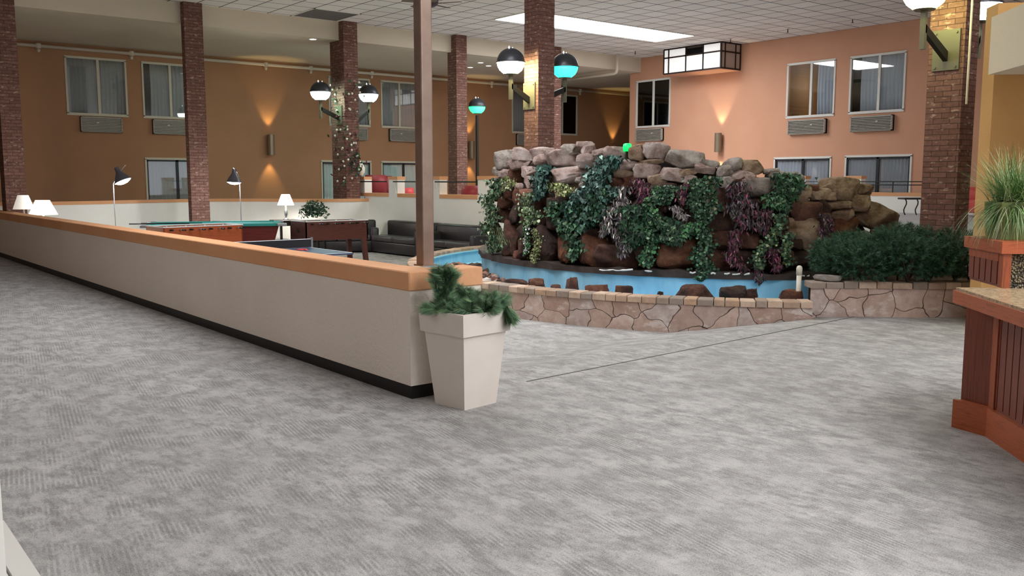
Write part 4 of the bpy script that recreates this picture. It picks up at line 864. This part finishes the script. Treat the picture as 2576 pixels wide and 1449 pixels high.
# curved low wall at back-left
cur=[(3.75,22.9),(4.5,22.8),(5.67,23.0),(7.04,23.5),(8.22,23.80),(8.88,23.80),(9.91,23.05),(10.6,22.0),(11.3,21.5),(12.3,21.45)]
def smoothpath(P_,n=8):
    out=[]; Q=[P_[0]]+P_+[P_[-1]]
    for i in range(1,len(Q)-2):
        for k in range(n):
            t_=k/n; out.append(tuple(.5*((2*Q[i][j])+(-Q[i-1][j]+Q[i+1][j])*t_+(2*Q[i-1][j]-5*Q[i][j]+4*Q[i+1][j]-Q[i+2][j])*t_**2+(-Q[i-1][j]+3*Q[i][j]-3*Q[i+1][j]+Q[i+2][j])*t_**3) for j in range(2)))
    out.append(P_[-1]); return out
def ribbon(P_,th,z0,z1,out=0):
    m=MB(); L=[];Rr=[]
    for i,p in enumerate(P_):
        a=P_[max(i-1,0)]; b=P_[min(i+1,len(P_)-1)]; d=Vector((b[0]-a[0],b[1]-a[1])).normalized(); n=Vector((-d.y,d.x)); L.append((p[0]-n.x*out,p[1]-n.y*out)); Rr.append((p[0]+n.x*(th+out),p[1]+n.y*(th+out)))
    n=len(P_)
    m.add([(*q,z0) for q in L]+[(*q,z1) for q in L]+[(*q,z0) for q in Rr]+[(*q,z1) for q in Rr],[(i,i+1,n+i+1,n+i) for i in range(n-1)]+[(3*n+i,3*n+i+1,2*n+i+1,2*n+i) for i in range(n-1)]+[(n+i,n+i+1,3*n+i+1,3*n+i) for i in range(n-1)]+[(0,n,3*n,2*n),(n-1,2*n-1,4*n-1,3*n-1)]); return m
cp=smoothpath(cur); o=struct(recalc(ribbon(cp,.2,-.25,1.02).build('wall_curved','white_stucco',smooth=False)),'low curved white wall around the game area')
c=recalc(ribbon(cp,.2,1.02,1.10,.012).build('wall_cap','cap_paint',o)); c['label']='orange painted cap'
# right terrace balustrade
XR=21.9; yR=lambda px: atX(px,485,XR).y
crenel('wall_balustrade',yR(2520),yR(1960),[(yR(2165),yR(2127)),(yR(2025),yR(1975))],1.28,1.70,'low white terrace wall in front of the orange wall windows',XR,zb=ZP-.02)
for a,b,w in ((2165,2330,'right of the raised block'),(2028,2127,'left of the raised block')):
    t=thing('guard_rail','two thin dark rails on the far white terrace wall '+w,'rail',(XR,(yR(a)+yR(b))/2,1.28),0,'rails on the far terrace wall')
    for z in (1.47,1.55): m=MB(); m.tube([(XR-.04,yR(a),z),(XR-.04,yR(b),z)],.014,6); m.build('bar','dark_metal',t,world=True)
    m=MB(); m.tube([(XR-.04,yR((a+b)/2),1.28),(XR-.04,yR((a+b)/2),1.55)],.014,6); m.build('post','dark_metal',t,world=True)
def red_chair(px,py,D,w,h,label,mat='red_vinyl',rz=0,z=ZP):
    p=atD(px,py,D); t=thing('tub_chair',label,'chair',(p.x,p.y,z),rz)
    m=MB(); m.rbox(-w/2,w/2,-.25,.25,.08,.40,.05); m.build('seat',mat,t,smooth=True)
    m=MB(); n=14; vs=[]
    for zz,rr in ((.3,.95),(h*.75,1.05),(h,.92)):
        for k in range(n+1): th=PI*k/n; vs.append((math.cos(th)*w/2*rr,math.sin(th)*.3*rr-.05,zz-(0.1 if k in(0,n) and zz==h else 0)))
    m.add(vs,[(r*(n+1)+k,r*(n+1)+k+1,(r+1)*(n+1)+k+1,(r+1)*(n+1)+k) for r in range(2) for k in range(n)]); o=m.build('backrest',mat,t,smooth=True); s=o.modifiers.new('s','SOLIDIFY'); s.thickness=.06
    for sx in (-1,1):
        for sy in (-.2,.2): m=MB(); m.tube([(sx*(w/2-.08),sy,0),(sx*(w/2-.08),sy,.27)],.02,6); m.build('leg','dark_metal',t)
red_chair(945,480,25.6,.62,.95,'tall red upholstered chair behind the left notch of the terrace wall','red_vinyl',R(150))
red_chair(968,480,27.0,.5,.93,'narrower red chair beside the tall red chair on the terrace','red_vinyl',R(150))
red_chair(1024,485,25.4,.4,.60,'small coral red chair behind the second notch of the terrace wall','coral',R(150))
red_chair(1190,490,21.8,.55,.68,'dark red chair right of the fourth brick column on the terrace','red_vinyl',R(150))
red_chair(2446,520,20.5,.62,.66,'coral red chair on the terrace right of the nearest brick column','coral',R(100))
p=atD(2295,537,21.4); t=thing('side_bench','small dark bench with wavy metal legs on the far terrace','bench',(p.x,p.y,ZP),R(-38.75))
m=MB(); m.rbox(-.28,.5,-.2,.2,.36,.40,.01); m.build('seat','dark_wood',t)
for x in (-.22,.05,.42):
    m=MB(); m.tube([(x+.03*math.sin(k*1.1),-.1,.37*(1-k/6)) for k in range(7)],.014,6); m.build('leg','dark_metal',t)
# white vase on wall, garland on column
p=atX(905,441,XW+.1); t=thing('white_vase','white ceramic figure vase on the left block of the terrace wall','vase',(XW+.11,p.y,1.68)); hh_=.42
m=MB(); m.lathe([(.05,0),(.07,.03),(.13,.12),(.14,.24),(.07,.36),(.04,.42)],n=16); m.build('body','white_ceramic',t,smooth=True)
t=thing('flower_garland','garland with white flowers and dark leaves wound down the twin lamp column','garland',(11.95,YF,3.0)); m=MB(); mf=MB(); rn=random.Random(8)
for i in range(90):
    f=rn.random(); z=4.3-2.9*f; 
    if rn.random()<.6: p=Vector((rn.uniform(11.75,12.2),YF-.03-rn.random()*.05,z+.15*math.sin(f*9)))
    else: p=Vector((11.72-rn.random()*.05,rn.uniform(YF,YF+.6),z))
    big=(z<2.6 and p.x>11.9)
    for q in range(6 if big else 2):
        c=p+Vector((rn.gauss(0,.07),rn.gauss(0,.03),rn.gauss(0,.07))); m.tint=lin(rn.choice(['2E4030','4A2A30','3A5A3A','5A2430'])); s=.06
        u=Vector((rn.gauss(0,1),rn.gauss(0,.4),rn.gauss(0,1))).normalized(); v=Vector((rn.gauss(0,1),rn.gauss(0,.4),rn.gauss(0,1))).normalized(); m.face([c-u*s,c+v*s*.5,c+u*s,c-v*s*.5])
    if rn.random()<.45: mf=MB(); mf.lathe([(.01,-.03),(.035,0),(.01,.03)],tuple(p),7); mf.build('flower','white_ceramic',t,world=True)
m.build('leaves','leaf',t,world=True)
# ---------------------------------------------------------------- sofas
def sofa(xc0,y0,y1,label,arm0=True,arm1=True,zb=ZL,back=.80,rz=0,origin=None):
    L=y1-y0; t=thing('leather_sofa',label,'sofa',((11.55+12.25)/2 if origin is None else origin[0],(y0+y1)/2 if origin is None else origin[1],zb),rz,'black leather sofas')
    hx=.36; h=L/2
    m=MB(); m.rbox(-hx,hx,-h,h,.03,.30,.03); m.build('base','leather',t,smooth=True)
    a0=.2 if arm0 else .02; a1=.2 if arm1 else .02; n=2; w=(L-a0-a1)/n
    for i in range(n): m=MB(); m.rbox(-hx-.02,hx-.2,-h+a0+i*w+.005,-h+a0+(i+1)*w-.005,.30,.44,.04); m.build('seat_cushion','leather_seat',t,smooth=True)
    m=MB(); m.rbox(hx-.26,hx,-h,h,.28,back,.05); m.build('backrest','leather',t,smooth=True)
    if arm0: m=MB(); m.rbox(-hx-.01,hx,-h,-h+.2,.03,.62,.04); m.build('armrest','leather',t,smooth=True)
    if arm1: m=MB(); m.rbox(-hx-.01,hx,h-.2,h,.03,.62,.04); m.build('armrest','leather',t,smooth=True)
    for sx in (-.3,.3):
        for sy in (-h+.08,h-.08): m=MB(); m.box(sx-.025,sx+.025,sy-.025,sy+.025,0,.04); m.build('foot','dark_wood',t)
ys3=atX(1225,600,11.6).y; ys2=atX(1060,600,11.6).y; ys1=atX(938,600,11.6).y
sofa(0,ys3+.35,ys2-.02,'black leather sofa at the right of the row, beside the pond')
sofa(0,ys2+.02,ys1-.02,'black leather sofa in the middle of the row, left of the bronze pole',arm0=True,arm1=False)
sofa(0,0,2.1,'black leather sofa turned along the curved wall behind the dark foosball table',rz=R(68),origin=(10.9,20.72),zb=ZL)
# ---------------------------------------------------------------- game tables
def foosball(loc,rz,L,W,top,body,label,zb,legmat):
    t=thing('foosball_table',label,'foosball table',loc,rz,'foosball tables'); hb=.40
    m=MB(); m.box(0,L,0,.025,top-hb,top); m.box(0,L,W-.025,W,top-hb,top); m.box(0,.025,0,W,top-hb,top); m.box(L-.025,L,0,W,top-hb,top); m.box(.02,L-.02,.02,W-.02,top-hb,top-.14); m.build('cabinet',body,t)
    m=MB(); m.box(-.01,L+.01,-.012,.03,top,top+.018); m.box(-.01,L+.01,W-.03,W+.012,top,top+.018); m.box(-.01,.03,.0,W,top,top+.018); m.box(L-.03,L+.01,0,W,top,top+.018); m.build('rail','line_white',t)
    m=MB(); m.box(.025,L-.025,.025,W-.025,top-.14,top-.13); m.build('play_field','felt',t)
    for i in range(8):
        x=.12+(L-.24)*i/7; m=MB(); m.tube([(x,-.22 if i%2 else -.12,top-.045),(x,W+.16,top-.045)],.008,6); m.tube([(x,-.16 if i%2 else -.04,top-.045),(x,-.005,top-.045)],.016,6); rod=m.build('rod','chrome',t)
        m=MB(); y0=-.22 if i%2 else -.12; m.tube([(x,y0-.02,top-.045),(x,y0+.09,top-.045)],.018,8); m.build('handle','black_base',rod)
        m=MB()
        for j in range(3): y=W*(.25+.25*j); m.box(x-.012,x+.012,y-.015,y+.015,top-.12,top-.0)
        m.build('player','player' if i%2 else 'red_vinyl',rod)
    for (x,y,sx,sy) in ((.1,.05,-1,-1),(L-.1,.05,1,-1),(.1,W-.05,-1,1),(L-.1,W-.05,1,1)):
        a=.045; bx,by=x+sx*.05,y+sy*.04; m=MB(); m.hexa([(bx-a,by-a,0),(bx+a,by-a,0),(bx+a,by+a,0),(bx-a,by+a,0)],[(x-a*1.2,y-a,top-hb+.12),(x+a*1.2,y-a,top-hb+.12),(x+a*1.2,y+a,top-hb+.12),(x-a*1.2,y+a,top-hb+.12)]); m.build('leg',legmat,t)
        if sy<0:
            m=MB(); m.lathe([(.012,0),(.012,.01)],(0,0,0),8); 
            for q in (-.03,.02): m.add(*[[(x+q-.01,.0-.008,top-hb+.06),(x+q+.01,-.008,top-hb+.06),(x+q+.01,-.008,top-hb+.08),(x+q-.01,-.008,top-hb+.08)],[(0,1,2,3)]])
    m=MB(); m.tube([(-.012,W*.5-.001,top-.2),(.005,W*.5,top-.2)],.045,12); m.build('ball_return','black_base',t)
    return t
pB=atz(769,559,.70); zB=ZL; foosball((pB.x,pB.y,ZL),0,1.5,.76,.92,'foos_dark','dark brown foosball table with splayed legs in front of the sofas',ZL,'foos_dark')
pA=atD(603,563,18.0); foosball((pA.x-1.55,pA.y-.2,ZL),R(6),1.6,.76,.93,'foos_orange','orange brown foosball table behind the low partition wall, in front of the pool table',ZL,'foos_orange')
pp=atD(640,560,19.6); 
t=thing('pool_table','pool table with teal felt and dark red side panels behind the orange foosball table','pool table',(7.28,19.25,fz(7.3,19.4)),R(-22)); L,W,T=2.7,1.45,.90; x0,x1,y0,y1=-L/2,L/2,-W/2,W/2
m=MB(); k=lambda a,z:[(x0+a,y0+a,z),(x1-a,y0+a,z),(x1-a,y1-a,z),(x0+a,y1-a,z)]; m.hexa(k(.16,.5),k(.06,T-.05)); m.build('cabinet','pool_red',t)
m=MB(); m.box(x0+.12,x1-.12,y0+.12,y1-.12,T-.04,T-.02); m.build('felt','felt',t)
m=MB(); m.box(x0,x1,y0,y0+.12,T-.05,T); m.box(x0,x1,y1-.12,y1,T-.05,T); m.box(x0,x0+.12,y0+.12,y1-.12,T-.05,T); m.box(x1-.12,x1,y0+.12,y1-.12,T-.05,T); m.build('rail','felt',t)
for x in (x0,0,x1):
    for y in (y0,y1):
        m=MB(); m.rbox(x-.10,x+.10,y-.07,y+.07,T-.055,T+.006,.012); m.build('pocket_cap','steel',t)
for x in (x0+.35,x1-.35):
    for y in (y0+.3,y1-.3): m=MB(); m.rbox(x-.09,x+.09,y-.09,y+.09,0,.5,.02); m.build('leg','pool_red',t)
for k_,(dx,dy,a) in enumerate(((-1.1,-.45,8),(-.85,-.5,14))):
    q=Matrix.Rotation(R(-22),4,'Z')@Vector((dx,dy,0)); c=Vector((7.28,19.25,fz(7.3,19.4)+T+.012+.012*k_))+q; d=Vector((math.cos(R(a-40)),math.sin(R(a-40)),0))*.6
    m=MB(); m.tube([c-d,c+d],[.014,.006],8); tag(m.build('pool_cue','dark_wood',origin=c),('pool cue lying on the left end of the pool table','second pool cue lying across the left end of the pool table')[k_],'pool cue')
# ping-pong table
zT=ZL+.76; e0=atz(885,636,zT); e1=atz(768,620,zT); Xr=(e0.x+e1.x)/2; Yn=e0.y; t=thing('ping_pong_table','folding ping pong table with dark blue top just behind the low partition wall','ping pong table',(Xr-.76,Yn+1.37,ZL))
m=MB(); m.box(-.7625,.7625,-1.37,1.37,.735,.76); m.build('table_top','tabletop_blue',t)
m=MB(); 
for a in ((-.7625,-.745,-1.37,1.37),(.745,.7625,-1.37,1.37),(-.76,.76,-1.37,-1.352),(-.76,.76,1.352,1.37)): m.box(*a,.7605,.7625)
m.build('edge_line','line_white',t)
m=MB(); m.box(-.77,.77,-.004,.004,.765,.89); m.build('net','net',t); m=MB(); m.box(-.77,.77,-.005,.005,.89,.898); m.build('net_tape','line_white',t)
for x in (-.78,.78): m=MB(); m.box(x-.015,x+.015,-.02,.02,.70,.92); m.build('net_post','steel',t)
for x in (-.6,.6):
    for y in (-1.0,1.0): m=MB(); m.tube([(x,y,0),(x,y,.74)],.022,8); m.build('leg','black_base',t)
m=MB(); m.tube([(-.6,-1.0,.2),(.6,-1.0,.2)],.015,6); m.tube([(-.6,1.0,.2),(.6,1.0,.2)],.015,6); m.build('brace','black_base',t)
c=Vector((Xr-.35,Yn+.95,zT+.003)); m=MB(); m.lathe([(.08,0),(.08,.012)],tuple(c),18); m.box(c.x-.015,c.x+.015,c.y-.17,c.y-.07,c.z,c.z+.014); tag(m.build('table_tennis_paddle','coral',origin=c),'red paddle lying on the ping pong table near the net','paddle')
# ---------------------------------------------------------------- lamps and end tables
def end_table(p,label,w=.55,h=.55,zb=ZL):
    t=thing('end_table',label,'table',(p.x,p.y,zb),0); m=MB(); m.rbox(-w/2,w/2,-w/2,w/2,h-.05,h,.008); m.build('table_top','dark_wood',t); m=MB(); m.box(-w/2+.04,w/2-.04,-w/2+.04,w/2-.04,h-.14,h-.05); m.build('apron','dark_wood',t)
    for x in (-1,1):
        for y in (-1,1): m=MB(); m.box(x*(w/2-.05)-.025,x*(w/2-.05)+.025,y*(w/2-.05)-.025,y*(w/2-.05)+.025,0,h-.05); m.build('leg','dark_wood',t)
def table_lamp(p,z,zs0,zs1,label,mat,r=.2,power=12):
    t=thing('table_lamp',label,'lamp',(p.x,p.y,z)); H_=zs0-z
    m=MB(); m.lathe([(.075,0),(.075,.02),(.03,.035),(.02,.06),(.035,.12),(.045,max(.14,H_*.55)),(.02,H_*.8),(.012,H_+.03)],n=16); m.build('base','steel',t,smooth=True)
    m=MB(); m.lathe([(r,H_),(r*.5,zs1-z)],(0,0,0),28,False); o=m.build('lamp_shade',mat,t,smooth=True)
    if power: light('POINT',(0,0,H_+.05),power,(1,.95,.86),.05,t,name='lamp_bulb')
D=22.6; p=atD(720,553,D); zt_=p.z; zfl=fz(p.x,p.y); end_table(p,'dark wooden end table under the lit lamp by the curved wall',.62,zt_-zfl,zfl)
table_lamp(p,zt_,atD(720,516,D).z,atD(720,489,D).z,'lit white table lamp on the dark end table by the curved wall','white_shade',.205,60)
p=atD(109,540,18.2); end_table(Vector((4.08,p.y-.02,0)),'dark end table hidden behind the low wall under the front lamp',.5,.6); table_lamp(p,ZL+.6,atD(109,540,18.2).z,atD(109,504,18.2).z,'lit white table lamp peeking over the low wall at far left','white_shade',.265,35)
p=atD(60,528,18.5); end_table(Vector((4.06,p.y+.1,0)),'dark end table hidden behind the low wall under the rear lamp',.5,.6); table_lamp(p,ZL+.6,atD(60,526,18.5).z,atD(60,491,18.5).z,'faintly glowing white table lamp shade at the far left beside the brick column','dim_shade',.20,0)  # this shade's material glows faintly without a bulb
def arc_lamp(base_px,D,top_y,head,tilt,label):
    b=atD(base_px,top_y,D); zfl=fz(b.x,b.y); hd=atD(head[0],head[1],D-.1); t=thing('reading_floor_lamp',label,'floor lamp',(b.x,b.y,zfl),0,'reading floor lamps'); l=lambda q:Vector(q)-Vector((b.x,b.y,zfl))
    m=MB(); m.lathe([(.14,0),(.14,.02),(.02,.03)],n=20); m.build('foot','steel',t)
    tp=l(hd)+Vector((0,0,.20))-RT*tilt*.9; m=MB(); m.tube([(0,0,.02),(0,0,b.z-zfl)],.010,8); m.build('pole','steel',t)
    m=MB(); m.tube([(0,0,b.z-zfl),tuple(Vector((0,0,b.z-zfl)).lerp(tp,.4)+Vector((0,0,.05))),tuple(tp)],.007,6); m.build('arm','chrome',t)
    m=MB(); m.lathe([(.17,-.13),(.12,-.03),(.055,.07),(.045,.17)],(0,0,0),20,False); m.xf(Matrix.Translation(l(hd))@Matrix.Rotation(tilt*3.2,4,HD)); o=m.build('lamp_shade','lamp_shell',t,smooth=True)
    m=MB(); m.lathe([(.155,-.135),(.08,-.175),(.02,-.185)],(0,0,0),16); m.xf(Matrix.Translation(l(hd))@Matrix.Rotation(tilt*3.2,4,HD)); m.build('bulb','lampbulb',t,smooth=True)
    q=l(hd)+Vector((0,0,-.25)); light('POINT',tuple(q),40,(.95,.97,1),.08,t,name='lamp_bulb')
arc_lamp(285,18.6,463,(302,441),-.13,'left reading floor lamp with tilted conical shade in front of the brown wall')
arc_lamp(603,21.0,452,(589,444),.02,'right reading floor lamp with conical shade beside the second brick column')
# potted plant by lamp
p=atD(790,552,21.4); zfl=fz(p.x,p.y); t=thing('potted_plant','bushy dark green artificial plant beside the lit lamp','potted plant',(p.x,p.y,p.z-.30)); m=MB(); rn=random.Random(2)
for i in range(420):
    th=rn.random()*6.28; ph=rn.uniform(-.5,1.4); r=rn.uniform(.1,.38); c=Vector((math.cos(th)*math.cos(ph)*r,math.sin(th)*math.cos(ph)*r,.46+math.sin(ph)*r*.75)); m.tint=lin(rn.choice(['24422C','1C3322','35573A','2A4A34','D8DCD0' if rn.random()<.15 else '2A4030'])); s=.05
    u=Vector((rn.gauss(0,1),rn.gauss(0,1),rn.gauss(0,1))).normalized(); v=u.orthogonal().normalized(); m.face([c-u*s,c+v*s*.5,c+u*s,c-v*s*.5])
m.build('foliage','leaf',t); m=MB(); m.lathe([(.10,0),(.14,.2),(.15,.26)],n=16); m.build('pot','dark_wood',t,smooth=True)
hp=p.z-.30-zfl
end_table(p,'dark stand carrying the bushy green plant',.45,hp,zfl)
# ---------------------------------------------------------------- wooden counter, right
u45=Vector((math.sin(R(45)),math.cos(R(45)),0)); u135=Vector((u45.y,-u45.x,0))
ct=thing('reception_counter','red oak reception counter with granite top at the right edge','counter',(5.79,2.48,0))
tip=atz(2398,723,.92)
def quadbox(m,o,a,b,la,lb,z0,z1):
    p=[o,o+a*la,o+a*la+b*lb,o+b*lb]; m.hexa([Vector((q.x,q.y,z0)) for q in p],[Vector((q.x,q.y,z1)) for q in p])
n45=-u45
m=MB(); quadbox(m,tip+u135*0,n45,u135,2.6,2.2,.825,.905); recalc(m.build('counter_edge','oak_h',ct,world=True))
m=MB(); quadbox(m,tip+n45*.012+u135*.012,n45,u135,2.58,2.18,.90,.922); recalc(m.build('counter_top','granite',ct,world=True))
P1=atz(2407,986,.12); P1=Vector((5.86,2.70,0)); P2=Vector((5.80,2.47,0)); 
b1=atD(2422,767,depth(P1)); 
body=[P1+Vector((.03,-.02,0)),P2+Vector((.03,0,0)),P2+Vector((.03,0,0))+n45*2.5,P2+n45*2.5+u135*2,P1+u135*2+Vector((.03,0,0))]
m=MB(); m.prism([(q.x,q.y) for q in body],.1,.84); o=recalc(m.build('body','oak_dark',ct,world=True))
for i in range(26):
    f=P2+Vector((.03,0,0))+n45*(.02+i*.09)-u135*.004
    m=MB(); quadbox(m,f,n45,u135,.078,.012,.2,.80); recalc(m.build('board','oak_dark' if i>4 else 'oak_dark',ct,world=True)) if i<14 else None
m=MB(); q=P2+Vector((.03,0,0))-u135*.012-u45*.0; quadbox(m,q,n45,u135,.075,.02,.1,.84); recalc(m.build('corner_stile','oak',ct,world=True))
base=[P1+Vector((-.015,.01,0)),P2+Vector((-.01,0,0)),P2+Vector((-.01,0,0))+n45*2.55,P2+n45*2.55+u135*2,P1+u135*2]
m=MB(); m.prism([(q.x,q.y) for q in base],0,.185); recalc(m.build('base_board','oak_h',ct,world=True))
# upper tier
cr=atz(2522,608,1.216); up=thing('planter_stand','oak raised stand with pebble panel standing on the counter top','stand',(cr.x,cr.y,.922))
m=MB(); quadbox(m,cr-u135*0+n45*0,u45,u135,.62,1.2,1.14,1.216); recalc(m.build('top_rail','oak_h',up,world=True))
c2_=cr+u45*.02+u135*.02; m=MB(); quadbox(m,c2_,u45,u135,.07,.05,.922,1.14); recalc(m.build('corner_post','oak',up,world=True))
m=MB(); quadbox(m,c2_+u45*.07+u135*.01,u45,u135,.48,.03,.922,1.10); recalc(m.build('side_panel','oak_dark',up,world=True))
m=MB(); quadbox(m,c2_+u45*.07-u135*.003,u45,u135,.48,.03,1.085,1.141); recalc(m.build('side_trim','oak',up,world=True))
for i in range(5):
    m=MB(); quadbox(m,c2_+u45*(.085+i*.095)+u135*.0,u45,u135,.08,.02,.94,1.085); recalc(m.build('board','oak_dark',up,world=True))
m=MB(); quadbox(m,c2_+u135*.05+u45*.01,u45,u135,.03,1.0,.922,1.14); recalc(m.build('pebble_panel','pebble_panel',up,world=True))
# grass pot
gp=atz(2576,604,1.216)+u45*.16; t=thing('ornamental_grass','bushy artificial green grass in an olive pot on the oak stand','potted plant',(gp.x,gp.y,1.216)); 
m=MB(); hw=.125; m.hexa([(-hw,-hw,0),(hw,-hw,0),(hw,hw,0),(-hw,hw,0)],[(-hw-.015,-hw-.015,.24),(hw+.015,-hw-.015,.24),(hw+.015,hw+.015,.24),(-hw-.015,hw+.015,.24)]); m.xf(Matrix.Rotation(R(45),4,'Z')); m.build('pot','olive_pot',t)
m=MB(); rn=random.Random(9); gc=[lin(c) for c in ('5E8A46','4A763A','78A058','3A6430','9AB07C','B8C09A')]
for i in range(2300):
    th=rn.random()*6.28; low=rn.random()<.38; L=rn.uniform(.22,.5); base_=Vector((rn.gauss(0,.05),rn.gauss(0,.05),.22)); out=Vector((math.cos(th),math.sin(th),0)); el=rn.uniform(.25,1.35) if not low else rn.uniform(.1,.6)
    p=base_; d=(out*math.cos(el)+Vector((0,0,math.sin(el)))).normalized(); w=.0034 if low else .003; s=d.cross(Vector((0,0,1))).normalized()*w; m.tint=rn.choice(gc if not low else gc[2:]); K=6; prev=(p-s,p+s); g=(.10 if not low else .34)
    for k in range(K):
        d=(d+Vector((0,0,-g))).normalized(); p=p+d*L/K; ww=s*(1-(k+1)/K); nx=(p-ww,p+ww); m.face([prev[0],prev[1],nx[1],nx[0]]); prev=nx
m.build('blades','leaf',t)
# near yellow wall + bulkhead at right
c0_=atD(2476,590,9.6); c0_.z=0; yw=MB(); quadbox(yw,c0_,u135,u45,4.5,.3,0,3.4); struct(recalc(yw.build('wall_yellow','yellow_paint')),'yellow stucco wall behind the counter')
c1_=atD(2486,188,9.55); bh=MB(); q=Vector((c1_.x,c1_.y,0)); quadbox(bh,q-u45*.0,u135,n45,4.5,3.0,c1_.z,c1_.z+.575); struct(recalc(bh.build('trim_bulkhead','bulkhead_paint')),'beige bulkhead hanging from the yellow wall')
# ---------------------------------------------------------------- world & extra light
w=bpy.data.worlds.new('world'); sc.world=w; w.use_nodes=True; w.node_tree.nodes['Background'].inputs[0].default_value=(*lin('EEF2FF'),1); w.node_tree.nodes['Background'].inputs[1].default_value=.95
sc.view_settings.exposure=0.42
